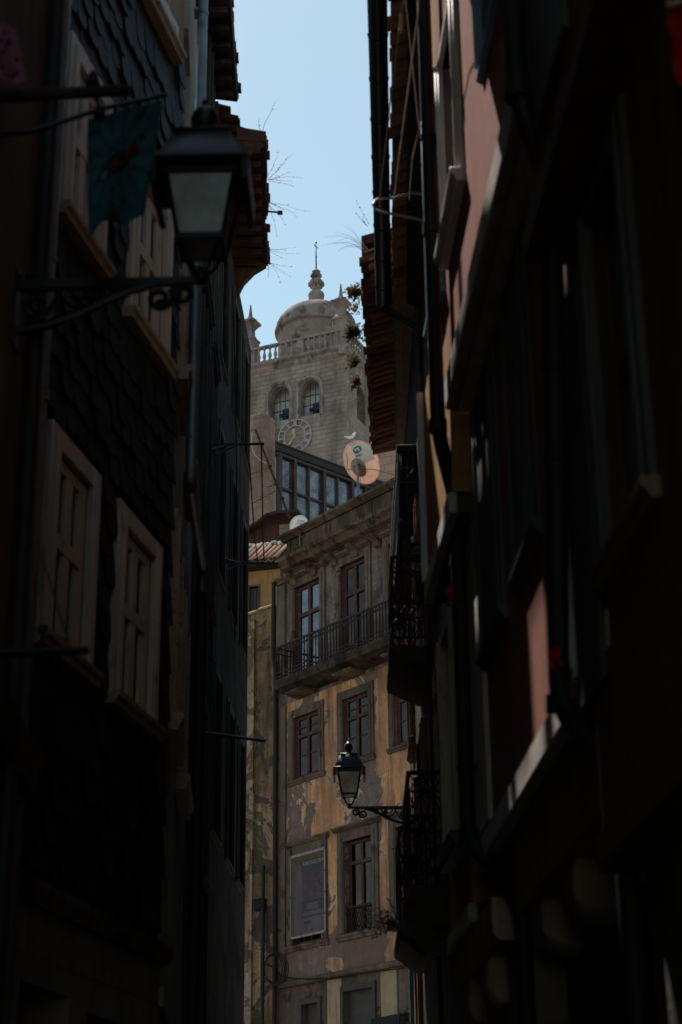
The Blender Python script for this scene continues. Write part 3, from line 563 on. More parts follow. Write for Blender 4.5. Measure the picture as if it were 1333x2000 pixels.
# ================================================================== LAMPS
def street_lamp(label):
    t=thing('street_lamp',label,'street lamp',(0,0,0),'wrought iron wall lanterns')
    H=.31; a=.095; b=.147
    m=MB()
    for sx in (-1,1):
        for sy in (-1,1): m.tube([(sx*a,sy*a,-.02),(sx*b,sy*b,H)],.010,6)
    for h,q in ((0,a),(H-.012,b)):
        for s in (-1,1):
            m.box(-q-.01,q+.01,s*q-.010,s*q+.010,h-.013,h+.013).box(s*q-.009,s*q+.009,-q-.0085,q+.0085,h-.012,h+.012)
    m.build('lantern_frame','iron',t)
    for i,(dx,dy) in enumerate(((0,-1),(1,0),(0,1),(-1,0))):
        p=MB(); e=(dy,-dx) if True else 0
        lo,hi=a-.006,b-.006
        P=[(dx*lo-e[0]*lo,dy*lo-e[1]*lo,.01),(dx*lo+e[0]*lo,dy*lo+e[1]*lo,.01),(dx*hi+e[0]*hi,dy*hi+e[1]*hi,H-.01),(dx*hi-e[0]*hi,dy*hi-e[1]*hi,H-.01)]
        p.hex8([(x,y,z) for x,y,z in P]+[(x-dx*.004,y-dy*.004,z) for x,y,z in P]).build('lantern_pane','lamp_glass',t)
    p=MB(); p.box(-a+.006,a-.006,-a+.006,a-.006,-.008,-.004).build('lantern_pane','lamp_glass',t)
    r=MB(); B=.2125
    r.box(-B,B,-B,B,H+.014,H+.028)
    for s_ in (-1,1): r.box(B-.03 if s_>0 else -B,B if s_>0 else -B+.03,-B+.012,B-.012,H-.095,H+.0139)
    q=.195; w=.115
    r.hex8([(-q,-q,H+.0281),(q,-q,H+.0281),(q,q,H+.0281),(-q,q,H+.0281),(-w,-w,H+.215),(w,-w,H+.215),(w,w,H+.215),(-w,w,H+.215)])
    r.box(-.122,.122,-.122,.122,H+.2151,H+.228)
    r.build('lantern_roof','iron',t,bev=.003)
    MB().box(-.135,.135,-.135,.135,H+.002,H+.0135).build('reflector','white_frame',t)  # white plate added under the roof to brighten the panes
    f=MB().lathe((0,0,H+.228),[(.072,0),(.078,.018),(.05,.034),(.04,.052),(.062,.085),(.066,.115),(.052,.15),(.026,.175),(.012,.19),(.017,.202),(.014,.216),(.004,.226)],14)
    f.build('finial','iron',t)
    g=MB()
    for sx in (-1,1):
        for sy in (-1,1): g.tube([(sx*a*.95,sy*a*.95,-.015),(sx*a*.72,sy*a*.72,-.035),(sx*a*.55,sy*a*.55,-.08),(sx*.02,sy*.02,-.135)],.0085,6)
    g.lathe((0,0,-.185),[(.012,0),(.03,.012),(.036,.03),(.026,.048),(.034,.06),(.02,.075)],12)
    g.build('lantern_cradle','iron',t)
    k=MB(); z0=-.165
    k.prism([(.0,z0-.014),(.25,z0-.03),(.80,z0-.034),(.80,z0+.012),(.0,z0+.012)],-.016,.016)
    k.box(.78,.80,-.05,.05,z0-.30,z0+.05)
    c3=lambda L:[(x,0,z) for x,z in L]
    k.tube(c3([(.20,z0-.02),(.30,z0-.045),(.42,z0-.10),(.52,z0-.155),(.64,z0-.20),(.79,z0-.235)]),[.016,.019,.023,.025,.023,.018],8)
    k.build('bracket_arm','iron',t)
    for c,r0,r1,a0,n,rr in (((.075,z0-.062),.052,.014,PI*.5,-1.4,.013),((.175,z0-.085),.058,.014,PI*.75,1.5,.014),((.34,z0-.05),.040,.010,0,1.5,.011),((.47,z0-.06),.035,.010,PI,1.4,.010),((.70,z0-.105),.064,.012,PI,1.7,.012)):
        MB().tube(c3(spiral(c,r0,r1,a0,n)),rr,6).build('scroll','iron',t)
    s=MB(); s.tube(c3(arc((.51,z0-.03),.09,PI*1.02,PI*1.98,12)),.012,6).tube(c3(arc((.51,z0-.03),.05,PI,PI*2,8)),.009,6).tube(c3([(.60,z0-.03),(.64,z0-.12),(.72,z0-.2)]),.010,6).tube(c3([(.42,z0-.03),(.46,z0-.1),(.5,z0-.135)]),.010,6)
    s.build('scroll','iron',t)
    return t
lp=street_lamp('small lantern on its scrolled bracket in front of the peeling ochre facade')
P=at(683,1553,23.0); lp.location=P
P2=at(395,482,6.65)
lp2=dup(lp,P2,R_(180-1),'large close lantern beside the teal flag, seen from below')
# ================================================================== LEFT FLAGS AND RODS
def rod(name,a,b,r,mat,label,cat,extra=None,group=None):
    m=MB(); m.tube([a,b],r,8)
    if extra: extra(m)
    return single(m,name,mat,label,cat,a,group)
A=at(-60,192,6.0); B=at(252,176,6.2)
def capx(m):
    c=at(182,165,6.17); m.lathe((c.x,c.y,c.z+.0),[(.004,-.01),(.03,0),(.03,.012),(.022,.03),(.02,.05),(.008,.068)],10); m.tube([(c.x,c.y,c.z-.03),(c.x,c.y,c.z)],.006,6)
rod('flag_beam',A,B,.026,'old_wood','thick dark wooden beam across the upper left corner','beam',capx)
A=at(-20,262,6.1); B=at(60,258,6.15); C=at(200,212,6.3); D=at(322,186,6.45)
single(MB().tube([A,B,C,D],.012,8).tube([at(193,214,6.29),at(189,180,6.27)],.007,6).lathe(tuple(at(195,222,6.3)),[(.01,-.03),(.028,-.02),(.028,.02),(.01,.03)],8),'flag_rod','iron','curved iron rod carrying the teal banner','flagpole',A)
# teal banner
fl=thing('teal_flag','teal banner with pale rays and a red and blue emblem hanging from a rod','flag',at(240,200,6.35))
c00=at(172,232,6.27); c10=at(318,195,6.45); c01=at(168,436,6.22); c11=at(283,430,6.42)
def flagp(u,v,off=0):
    P=c00.lerp(c10,u).lerp(c01.lerp(c11,u),v)
    w=math.sin(u*9+v*2)*.018*(.3+v)+math.sin(u*4-v*5)*.014*v
    if u<.3 and v>.75: P=P+Vector((.01,0,-.05))*((.3-u)/.3)*((v-.75)/.25)
    return P+Vector((0,w-off,0))
def patch(name,mat,f,nu,nv,off,parent,inside=None,th=.002):
    m=MB()
    for i in range(nu):
        for j in range(nv):
            q=[f(i/nu,j/nv),f((i+1)/nu,j/nv),f((i+1)/nu,(j+1)/nv),f(i/nu,(j+1)/nv)]
            m.hex8([flagp(u,v,off) for u,v in q]+[flagp(u,v,off-th) for u,v in q])
    return m.build(name,mat,parent,merge=True,smooth=60)
patch('flag_cloth','teal_cloth',lambda u,v:(u,v),18,24,0,fl)
for k in range(14):
    q=2*PI*k/14+.1; 
    def fr_(u,v,q=q):
        r=.22+v*.42; w=(u-.5)*(.05+.08*v); x=.46+math.cos(q)*r*.8-math.sin(q)*w; y=.46+math.sin(q)*r*.72+math.cos(q)*w
        return (min(.98,max(.02,x)),min(.97,max(.02,y)))
    patch('ray_stripe','teal_ray',fr_,2,6,.003,fl)
ell=lambda cx,cy,rx,ry,tl:(lambda u,v:(cx+(math.cos(u*2*PI)*rx*math.cos(tl)-math.sin(u*2*PI)*ry*math.sin(tl))*v,cy+(math.cos(u*2*PI)*rx*math.sin(tl)+math.sin(u*2*PI)*ry*math.cos(tl))*v))
patch('emblem','emblem_blue',ell(.40,.52,.26,.10,-.42),16,2,.004,fl)
patch('emblem','emblem_red',ell(.50,.48,.15,.065,-.42),16,2,.006,fl)
patch('emblem','emblem_red',ell(.66,.39,.10,.05,-.5),12,2,.0055,fl)
patch('emblem','emblem_pale',ell(.27,.60,.055,.04,-.4),12,2,.0062,fl)
# pink cloth, far left
pc=MB(); 
def pk(u,v):
    P=at(-40,58,5.6).lerp(at(30,52,5.75),u).lerp(at(-40,160,5.6).lerp(at(60,172 if u>.9 else 150,5.8),u),v)
    return P+Vector((0,math.sin(u*7+v*3)*.03,-.03*math.sin(v*3)*u))
for i in range(10):
    for j in range(10):
        q=[(i/10,j/10),(i/10+.1,j/10),(i/10+.1,j/10+.1),(i/10,j/10+.1)]
        pc.hex8([pk(*x) for x in q]+[pk(*x)+Vector((0,.002,0)) for x in q])
single(pc,'pink_flag','pink_cloth','pink cloth flag at the upper left edge','flag',at(0,60,5.6),merge=True,smooth=60)
A=at(-95,1279,6.15); B=at(172,1270,6.4)
single(MB().tube([A,B],.016,8).tube([at(82,1278,6.33),at(84,1232,6.33)],.008,6).lathe(tuple(at(84,1228,6.33)),[(.008,-.02),(.02,-.01),(.02,.012),(.006,.02)],8).tube([at(140,1268,6.37),at(118,1200,6.36),at(80,1080,6.33)],.004,5),'flag_bracket','iron','empty dark bracket rod low on the left, before the cream windows','bracket',A)
# drying brackets
def dry(name,px0,py0,px1,py1,y,label,brace,lines=()):
    A=at(px0,py0,y); B=at(px1,py1,y+.1); m=MB(); m.tube([A,B],.018,8)
    m.lathe((B.x,B.y,B.z-.02),[(.01,0),(.024,.008),(.024,.03),(.012,.04)],8)
    for (x0,y0,x1,y1) in brace: m.tube([at(x0,y0,y-.2),at(x1,y1,y)],.014,6)
    for (x0,y0,x1,y1,ya,yb) in lines:
        a=at(x0,y0,ya); b=at(x1,y1,yb); m.tube([a.lerp(b,t/6)+Vector((0,0,-.12*math.sin(PI*t/6))) for t in range(7)],.009,5)
    return single(m,name,'iron',label,'bracket',A,'iron drying brackets on the left houses')
dry('drying_bracket',392,868,514,867,19.5,'upper iron drying bracket with diagonal braces and lines below','x',[]) if False else None
dry('drying_bracket',390,868,513,867,19.0,'uppermost iron drying bracket with cables, before the stone pier',[(394,884,440,871),(396,900,462,870)],[(511,870,516,1098,19.1,21.3),(488,905,504,1100,19.1,21.3)])
dry('drying_bracket',428,1098,541,1101,21.2,'middle drying bracket in front of the small tile roof',[(436,1090,470,1101),(434,1118,470,1102)])
dry('drying_bracket',386,1429,516,1447,18.6,'lowest thin rod slanting across the mossy ochre wall',[])
# ================================================================== CENTRE: PEELING OCHRE HOUSE
C=at(545,1340,40.0)
Y=Fr(C.x,C.y,-38,'L')      # s grows to the left and away; visible facade has s<0
_b0=Y.W((-2.4,0,6)); _sv=lambda px,py:Y.hit(px,py)[0]; _so=(_b0).dot(Y.e)-Y.O.dot(Y.e)
_lo,_hi=-5.2-_so,.2-_so
_st=[(0,.5)]
for _px,_v in ((795,.40),(772,.30),(752,.30),(738,.52),(725,.62),(672,.60),(662,.40),(648,.36),(636,.48),(610,.58),(560,.62)): _st.append(((_sv(_px,1450)-_so-_lo)/(_hi-_lo),_v))
_st=sorted(_st)
_zl=Y.hit(700,1850)[1]-6; _zm=Y.hit(700,1640)[1]-6
M['yellow']=peeling('yellow',(.76,.375,.185),(.52,.235,.115),(.235,.165,.148),(.70,.44,.29),(.14,.084,.06),(.50,.52),.85,9,1.2,bias=(tuple(Y.e),(_lo,_hi),_st,(_zl-1.2,_zm+3),[(0,.80),(.18,.72),(.27,.52),(.5,.50),(.8,.44),(1,.40)]))  # height ramp: more bare render low down, also painted in for light falloff
yh=thing('peeling_house','tall peeling ochre house with iron balcony and stone cornice','house',Y.W((-2.4,0,6)))
def yr(*a,n=0): return Y.rect(*a,n=n)
zc=Y.hit(545,1092)[1]; zpar=Y.hit(545,1047)[1]; zbal=Y.hit(545,1340)[1]; zrail=Y.hit(540,1266,.55)[1]; zbot=Y.hit(562,1924)[1]; zst=Y.hit(566,1135)[1]
zbal=Y.hit(537,1331,.58)[1]-.12; sBal=Y.hit(537,1300,.60)[0]; sCor=Y.hit(537,1097,.46)[0]; zc=Y.hit(537,1095,.46)[1]; zpar=Y.hit(545,1047,.22)[1]; sPar=Y.hit(545,1047,.22)[0]; E0=-7.5
topA=yr(577,627,1138,1330); topB=yr(667,717,1098,1300); topC=(topB[0]-(topA[0]-topB[0]),topB[1]-(topA[1]-topB[1]),topB[2],topB[3])
fl_top=zbal+.12
topA=(topA[0],topA[1],fl_top,topA[3]); topB=(topB[0],topB[1],fl_top,topA[3]); topC=(topC[0],topC[1],fl_top,topA[3])
midA=yr(575,624,1393,1520); midB=yr(671,721,1358,1484); midA=(midA[0],midA[1],midB[2],midB[3]); midC=(midB[0]-(midA[0]-midB[0]),midB[1]-(midA[0]-midB[0]),midB[2],midB[3])
lowA=yr(573,630,1672,1838); lowB=yr(674,729,1637,1819); lowA=(lowA[0],lowA[1],lowB[2],lowB[3]); lowC=(lowB[0]-(lowA[0]-lowB[0]),lowB[1]-(lowA[0]-lowB[0]),lowB[2],lowB[3])
gA=yr(590,622,1960,2100); gB=yr(672,729,1932,2100); zg=gz(38); gA=(gA[0],gA[1],zg,gA[3]); gB=(gB[0],gB[1],zg,gB[3])
zfl=zbal-.25
MB(Y).wall(E0,0,zbot-.03,zfl,0,-.4,[midA,midB,midC,lowA,lowB,lowC]).build('wall','yellow',yh,merge=True)
MB(Y).wall(E0,0,zfl,zst,.0,-.4,[topA,topB,topC]).build('tiled_wall','small_tiles',yh,merge=True)
MB(Y).wall(E0,0,zg-1,zbot-.03,-.03,-.4,[gA,gB]).build('ground_floor_wall','grey_stone',yh,merge=True)
MB(Y).box(E0,-.01,-6,-.42,zg,zc).build('inner_wall','dark_room',yh)
cb1=Y.rect(640,667,1920,2050); cb2=Y.rect(745,776,1893,2050)
MB(Y).box(cb1[0],cb1[1],-.028,.0,zg,zbot-.06).box(cb2[0],cb2[1],-.028,.0,zg,zbot-.06).build('pilaster','cream_block',yh)
MB(Y).prism([(-.1,zbot-.05),(.05,zbot-.05),(.09,zbot),(.09,zbot+.05),(.002,zbot+.09)],E0,-.1,'s').build('string_course','grey_stone',yh)
for h in (topA,topB,topC): window(Y,yh,h,'red_wood','glass_pale' if h is topA else 'glass',.05,.085,(.70,),1,0,(.20,.05,'grey_stone'),None,.16,'curtain')
for h in (midA,midB,midC): window(Y,yh,h,'red_wood','glass',.05,.075,(.68,),1,0,(.19,.035,'grey_stone'),(.12,.07,'grey_stone'),None,'curtain',rows=1)
window(Y,yh,lowB,'red_wood','glass',.10,.07,(.76,),1,0,(.22,.045,'grey_stone'),(.14,.08,'grey_stone'),.15,'dark_room')
window(Y,yh,lowC,'red_wood','glass',.10,.07,(.76,),1,0,(.22,.045,'grey_stone'),(.14,.08,'grey_stone'),.15,'dark_room')
window(Y,yh,lowA,'red_wood','glass',.10,.07,(.76,),1,0,(.2,.045,'grey_stone'),(.14,.06,'grey_stone'),.12,'dark_room')
# lattice guard of the low window
lg=MB(Y); a,b,z0,z1=lowB; zt=z0+.55
lg.box(a,b,-.06,-.045,zt-.015,zt+.015).box(a,b,-.06,-.045,z0+.02,z0+.045)
for i in range(12):
    t=a+(b-a)*i/11; u=a+(b-a)*min(11,i+3)/11; u2=a+(b-a)*max(0,i-3)/11
    lg.tube([(t,-.05,z0+.03),(u,-.05,zt)],.008,5); lg.tube([(t,-.056,z0+.03),(u2,-.056,zt)],.008,5)
lg.build('window_guard','iron_brown',yh)
for h in (gA,gB):
    d=MB(Y); d.box(h[0]+.02,h[1]-.02,-.2,-.14,h[2],h[3]); d.box(h[0]-.10,h[0],-.03,.02,h[2],h[3]+.12).box(h[1],h[1]+.10,-.03,.02,h[2],h[3]+.12).box(h[0],h[1],-.03,.017,h[3],h[3]+.12)
    for i in range(3): d.box(h[0]+.1,h[1]-.1,-.14,-.125,h[2]+.3+i*.8,h[2]+.95+i*.8)
    d.build('door','grey_door',yh)
# quoin pilaster, rain stains, string courses
MB(Y).box(-.32,.0,.003,.05,zbot,zbal-.26).box(-.30,.02,.003,.07,zbal+.1,zst-.05).build('corner_pilaster','grey_stone',yh,bev=.01)
MB(Y).prism([(-.1,zst),(.05,zst),(.06,zst+.06),(.12,zst+.10),(.12,zst+.15),(-.1,zst+.17)],E0,.06,'s').build('architrave','corn_stone',yh)
MB(Y).wall(E0,0.02,zst+.17,zc-.36,.02,-.4,[]).build('frieze','corn_stone',yh,merge=True)
for i in range(9):
    s=sCor-.25-i*.78; MB(Y).prism([(.021,zc-.62),(.10,zc-.60),(.14,zc-.48),(.30,zc-.42),(.34,zc-.37),(.021,zc-.36)],s-.10,s+.10,'s').build('cornice_bracket','corn_stone',yh,bev=.008)
MB(Y).prism([(-.3,zc-.36),(.08,zc-.36),(.12,zc-.28),(.30,zc-.22),(.36,zc-.12),(.46,zc-.08),(.48,zc-.005),(.0,zc+.04),(-.3,zc+.04)],E0,sCor,'s').build('cornice','corn_stone',yh,jit=.006)
MB(Y).wall(E0,sPar-.12,zc+.04,zpar-.16,.06,-.35,[]).build('parapet','corn_stone',yh,merge=True)
pq=MB(Y)
for i in range(5): pq.box(sPar-.28-i*1.55,sPar-.14-i*1.55,.063,.09,zc+.06,zpar-.18)
pq.build('parapet_post','corn_stone',yh,bev=.008)
MB(Y).prism([(-.42,zpar-.16),(.12,zpar-.16),(.16,zpar-.11),(.24,zpar-.06),(.24,zpar-.005),(-.42,zpar+.02)],E0,sPar,'s').build('coping','corn_stone',yh,jit=.006)
# balcony
bl=MB(Y); bl.prism([(-.1,zbal-.16),(.36,zbal-.15),(.46,zbal-.12),(.60,zbal-.09),(.62,zbal-.02),(.64,zbal+.02),(.64,zbal+.11),(-.1,zbal+.12)],E0,sBal,'s')
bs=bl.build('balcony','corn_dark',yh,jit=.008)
for i in range(4):
    s=sBal-.45-i*1.75; MB(Y).prism([(.003,zbal-.24),(.10,zbal-.235),(.28,zbal-.21),(.40,zbal-.18),(.42,zbal-.14),(.003,zbal-.14)],s-.36,s+.36,'s').build('balcony_corbel','corn_stone',bs,bev=.015)
rl=MB(Y); nB=.58; zb0=zbal+.12; zb1=Y.hit(538,1267,.58)[1]; sa=E0; sb=sBal-.03
for z,t in ((zb1,.022),(zb1-.13,.012),(zb0+.07,.014),(zb0+.17,.010)): 
    rl.box(sa,sb,nB-t*.7,nB+t*.7,z-t,z+t); rl.box(sb-.012-.001*t,sb+.012,.02,nB-.02,z-t,z+t)
k=0; s=sb
while s>sa:
    rl.tube([(s,nB,zb0),(s,nB,zb1)],.016 if k%8 else .024,5)
    if s>-5: rl.tube([(s-.055+.042*math.cos(q),nB,zb1-.065+.042*math.sin(q)) for q in [i*PI/4 for i in range(9)]],.008,4)
    s-=.108; k+=1
for i in range(5): rl.tube([(sb,.05+i*.12,zb0),(sb,.05+i*.12,zb1)],.010,5)
rl.build('railing','iron_brown',bs)
pipe(Y,yh,[(.10,.09,zst+.1),(.10,.09,zbal+.95),(-.04,.12,zbal+.65),(-.05,.12,zg)],.052,'iron_brown',brackets=(zbal-1.5,zbal-4))
# roof junk behind the parapet
MB(Y).prism([(-.5,zpar-.3),(-.5,zpar+.0),(-4,zpar+.25),(-4,zpar-.3)],E0,-.2,'s').build('roof','tile_dark',yh)
tc=Y.rect(632,678,968,985,-.5); 
MB(Y).prism([(tc[0],zpar-.2),(tc[1],zpar-.2),(tc[1],zpar+.16),(tc[0]+.2,zpar+.26),(tc[0],zpar+.24)],-.9,-.6).build('roof_hatch','planks_red',yh)
# poster
a,b,z0,z1=lowA; ps=thing('poster','large weathered poster banner pinned over a window of the peeling house','poster',Y.W(((a+b)/2,.06,z0)))
pq=Y.rect(567,636,1663,1828,.07); pa,pb,pz0,pz1=pq; pl=lambda u,v:(pb-(pb-pa)*u,pz0+(pz1-pz0)*v)   # u left->right in view
def pbox(name,mat,u0,u1,v0,v1,d):
    s_,z_=pl(u0,v0); s2,z2=pl(u1,v1); return MB(Y).box(min(s_,s2),max(s_,s2),.062,.068+d,z_,z2).build(name,mat,ps)
pbox('banner_sheet','poster_cloth',0,1,0,1,0); pbox('banner_border','poster_olive',.01,.12,.03,.97,.002)
pbox('banner_border','poster_olive',.12,.96,.86,.97,.002); pbox('banner_hem','poster_edge',0,1,.97,1,.003); pbox('banner_hem','poster_edge',0,1,0,.025,.003); pbox('banner_hem','poster_edge',.965,1,.025,.97,.003); pbox('banner_hem','poster_edge',0,.012,.025,.97,.003)
pbox('title_block','poster_dark',.33,.965,.77,.90,.0035); pbox('picture_block','poster_photo',.35,.965,.43,.765,.003); pbox('text_block','poster_dark',.33,.965,.22,.42,.003)
pbox('small_picture','poster_cloth',.48,.80,.30,.38,.005); pbox('caption_strip','poster_cloth',.36,.95,.235,.285,.005); pbox('logo_block','poster_dark',.58,.66,.055,.085,.003)
def ptext(t,u,v,size,mat):
    s_,z_=pl(u,v); o=Y.W((s_,.076,z_)); text_mesh(t,size,mat,'poster_lettering',ps,basis(o,-Y.e,Vector((0,0,1)),Y.n),.001,.75)
ptext('PERMUTA DE_CELA',.66,.855,.115,'poster_edge'); ptext('EXPOSIÇÃO DE FOTOGRAFIA',.66,.40,.05,'poster_cloth'); ptext('RUA ESCURA',.5,.16,.06,'poster_dark')
st=MB(Y)
for u,v in ((.02,.985),(.35,.985),(.67,.985),(.98,.985),(.98,.72),(.98,.47),(.98,.22),(.98,.012),(.67,.012),(.33,.012),(.02,.012),(.01,.5)):
    s_,z_=pl(u,v); st.lathe((s_,.076,z_),[(.012,-.012),(.016,0),(.010,.012)],6)
st.build('banner_grommet','iron',ps)
aw=Y.rect(744,800,1975,2030,.3)
MB(Y).prism([(-.02,aw[3]),(.55,aw[3]-.12),(.56,aw[3]-.34),(.53,aw[3]-.34),(.52,aw[3]-.16),(-.02,aw[3]-.04)],aw[0],aw[1],'s').build('awning','plastic_black',yh)
# wires and box
W_=lambda L,n=.1:[tuple(Y.W((*((lambda h:(h[0],n,h[1]))(Y.hit(x,y,n))),))) for x,y in L]
single(MB().tube(W_([(520,1882),(535,1890),(548,1905),(562,1910),(600,1912),(640,1911),(690,1903),(740,1897),(792,1890)]),.016,5),'cable','plastic_black','black cable sagging along the foot of the peeling facade','cable')
cl=MB(); 
for k in range(4):
    cl.tube(W_([(534+ (18+2*k)*math.cos(q)+k*2,1892+(26+2*k)*math.sin(q)) for q in [i*PI/9 for i in range(19)]],.14+.02*k),.012,5)
single(cl,'cable_coil','plastic_black','coil of black cable hanging on the drainpipe corner','cable')
# ================================================================== mossy wing left of the peeling house
Wg=Fr(C.x-.02,C.y+.05,-66,'L')
wt=Wg.hit(520,1197)[1]; wl=Wg.hit(482,1200)[0]
wg=thing('mossy_wing','mossy stained ochre side wing left of the drainpipe','house',Wg.W((.9,0,4)))
MB(Wg).prism([(0,3),(3.2,3),(3.2,wt-.28),(1.35,wt-.12),(1.2,wt-.02),(.75,wt+.0),(.55,wt+.10),(.10,wt+.13),(0,wt+.12)],0,-.5).build('wall','yellow_wing',wg)
cp=MB(Wg)
for x0,x1,z in ((0.02,.5,wt+.13),(.5,.8,wt+.06),(.78,1.2,wt+.01),(1.18,2.4,wt-.12)): cp.prism([(x0,z-.02),(x1,z-.06),(x1,z-.0),(x0,z+.05)],.06,-.3)
cp.build('coping','cream_sill',wg,jit=.015,bev=.012)
e0=Wg.hit(499,1400,.0)[0]
MB(Wg).box(e0,e0+.40,.003,.09,3,wt-.15).build('pilaster','pale_edge',wg,jit=.02)
z1=Wg.hit(500,1607)[1]; z2=Wg.hit(500,1900)[1]
MB(Wg).box(.66,1.0,.003,.10,z2,z1).prism([(.60,z1),(1.05,z1),(1.0,z1+.08),(.66,z1+.08)],.003,.14).build('pier_block','yellow_wing',wg,jit=.02)
pipe(Wg,wg,[(Wg.hit(515,1690,.1)[0],.12,Wg.hit(515,1690,.1)[1]),(Wg.hit(514,1990,.1)[0],.12,3)],.045,'black_pipe')
q=Wg.rect(498,518,1758,1779,.1)
single(MB(Wg).box(q[0],q[1],.02,.16,q[2],q[3]).box(q[0]-.02,q[1]+.02,.02,.18,q[3],q[3]+.02).box(q[0]+.05,q[1]-.05,.16,.175,q[2]+.04,q[3]-.04),'meter_box','plastic_black','small black meter box on the mossy wing wall','box',Wg.W((q[0],.1,q[2])),bev=.005)
# ================================================================== little ochre house with sunlit tiles
Cq=at(541,1160,43.0); LO=Fr(Cq.x,Cq.y,-75,'L')
lo=thing('little_ochre_house','small ochre house with sunlit corrugated tile roof','house',LO.W((.9,0,6)))
zt=LO.hit(520,1108)[1]; wv=LO.rect(488,505,1146,1200)
MB(LO).wall(0,2.6,6,zt,0,-.3,[wv]).build('wall','ochre_far',lo,merge=True)
MB(LO).box(0,2.6,-3,-.31,6,zt-.05).build('inner_wall','dark_room',lo)
window(LO,lo,wv,'grey_panel','glass',.10,.05,(),1,0,(.05,.02,'grey_stone'),(.08,.05,'grey_stone'))
rf=MB(LO); k=26
rf.prism([(-1.2,zt+1.0),(.25,zt+.02),(.27,zt+.08),(-1.2,zt+1.07)],-.1,2.7,'s'); rf.build('roof','old_wood',lo)
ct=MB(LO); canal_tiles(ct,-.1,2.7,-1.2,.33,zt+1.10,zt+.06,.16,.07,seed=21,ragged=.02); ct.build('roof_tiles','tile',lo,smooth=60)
rg=MB(LO)
for i in range(12):
    s=-.1+i*.24; rg.lathe((s,-1.05+rnd.uniform(-.15,.15),zt+1.02+rnd.uniform(-.12,.06)),[(.05,-.05),(.12,0),(.10,.06),(.03,.1)],7)
rg.build('ridge_mortar','band',lo,jit=.02)
MB(LO).prism([(.0,zt-.02),(.02,zt-.08),(.26,zt-.02),(.26,zt+.03),(.0,zt+.03)],-.1,2.7,'s').build('eave_board','old_wood',lo)
# ================================================================== dark lean-to above it
Cd=at(600,1010,47.0); LD=Fr(Cd.x,Cd.y,-80,'L')
ld=thing('rusty_lean_to','dark lean-to with rusty sheet roof and red planks behind the cornice','shed',LD.W((1.2,0,8)))
def ldp(px,py): return LD.hit(px,py)
pts=[ldp(480,1048),ldp(506,1034),ldp(527,1017),ldp(548,1012),ldp(590,1008)]
m=MB(LD); 
for (a,b),(c,d) in zip(pts[:-1],pts[1:]): m.hex8([(a,.5,b-.05),(c,.5,d-.05),(c,-2.5,d+.3),(a,-2.5,b+.3),(a,.5,b+.03),(c,.5,d+.03),(c,-2.5,d+.4),(a,-2.5,b+.4)])
m.build('roof','sheet',ld,jit=.01)
z0=ldp(510,1066)[1]; m=MB(LD)
for i in range(14):
    s=.2+i*.17; m.box(s,s+.155,0,.03+.01*(i%2),z0,ldp(545,1018)[1]-.08)
m.build('plank_wall','planks_red',ld)
MB(LD).box(-.1,2.6,-.2,.22,z0-.07,z0).build('ledge','white_metal',ld,jit=.01)
MB(LD).box(-.2,2.8,-.4,-.05,5,z0-.07).build('wall','grey_stone',ld)
x=ldp(560,1035); MB(LD).box(x[0]-.25,x[0]+.2,-.1,.06,x[1]-.6,x[1]+.15).build('chimney_pot','pier_stone',ld)
# ================================================================== stone pier block
Cp=at(517,850,54.0); PL=Fr(Cp.x,Cp.y,-62,'L'); PR=Fr(Cp.x,Cp.y,40,'R')
zt=PL.hit(517,805)[1]
pr=thing('stone_pier','lichen stained square stone pier rising beside the glazed veranda','pier',(Cp.x,Cp.y,8))
MB(PL).box(0,1.6,-PR.hit(545,850)[0]*1.03,0,8,zt).build('pier_shaft','pier_stone',pr,bev=.02,jit=.006)
w_=PR.hit(545,850)[0]*1.03
# ================================================================== glazed veranda
V=Fr(*at(545,900,56.5)[:2],46,'R')
vr=thing('glazed_veranda','rooftop veranda with blue grey glazing in dark red frames','veranda',V.W((2,0,10)))
L_=8.0; z_t=V.hit(545,866)[1]; z_r=V.hit(545,884)[1]; z_b=z_r-3.2; z_m=V.hit(548,951)[1]
MB(V).box(-.1,L_,-3,-.16,8,z_r-.003).build('inner_wall','blind',vr)
MB(V).wall(-.1,L_,8,z_b,.02,-.2,[]).build('wall','grey_stone',vr,merge=True)
rf=MB(V); rf.prism([(-3,z_t+.35),(.14,z_t-.02),(.15,z_t-.07),(.08,z_t-.10),(.08,z_r+.03),(-3,z_r+.03)],-.3,L_+.2,'s')
for i in range(4): rf.box(-.3,L_+.2,.08,.105+.015*(i%2),z_r+.05+i*(z_t-z_r-.16)/4,z_r+.08+i*(z_t-z_r-.16)/4)
rf.build('roof','ver_roof',vr)
fm=MB(V); sm_=[V.hit(p,930)[0] for p in (547,576,633,690)]; pitch=sm_[2]-sm_[1]
posts=[sm_[0],sm_[1]]+[sm_[1]+pitch*i for i in range(1,5)]
for s in posts: fm.box(s-.065,s+.065,-.12,.06,z_b,z_r)
fm.box(-.1,L_,-.11,.05,z_r-.10,z_r-.002).box(-.1,L_,-.11,.05,z_b+.002,z_b+.1)
fm.build('frame','dark_frame',vr)
th=MB(V)
for a,b in zip(posts[:-1],posts[1:]):
    c=(a+b)/2
    if b-a>1.2: th.box(c-.035,c+.035,-.06,.0,z_b+.1,z_r-.1)
    th.box(a+.09,b-.09,-.062,-.002,z_m-.035,z_m+.035)
th.build('glazing_bar','ver_roof',vr)
for a,b in zip(posts[:-1],posts[1:]): MB(V).box(a+.09,b-.09,-.09,-.08,z_b+.1,z_r-.1).build('pane','glass_pale',vr)
bl=MB(V)
for a,b in zip(posts[:-1],posts[1:]): bl.box(a+.12,b-.12,-.155,-.145,z_r-.55,z_r-.50)
bl.build('blind_rail','white_frame',vr)
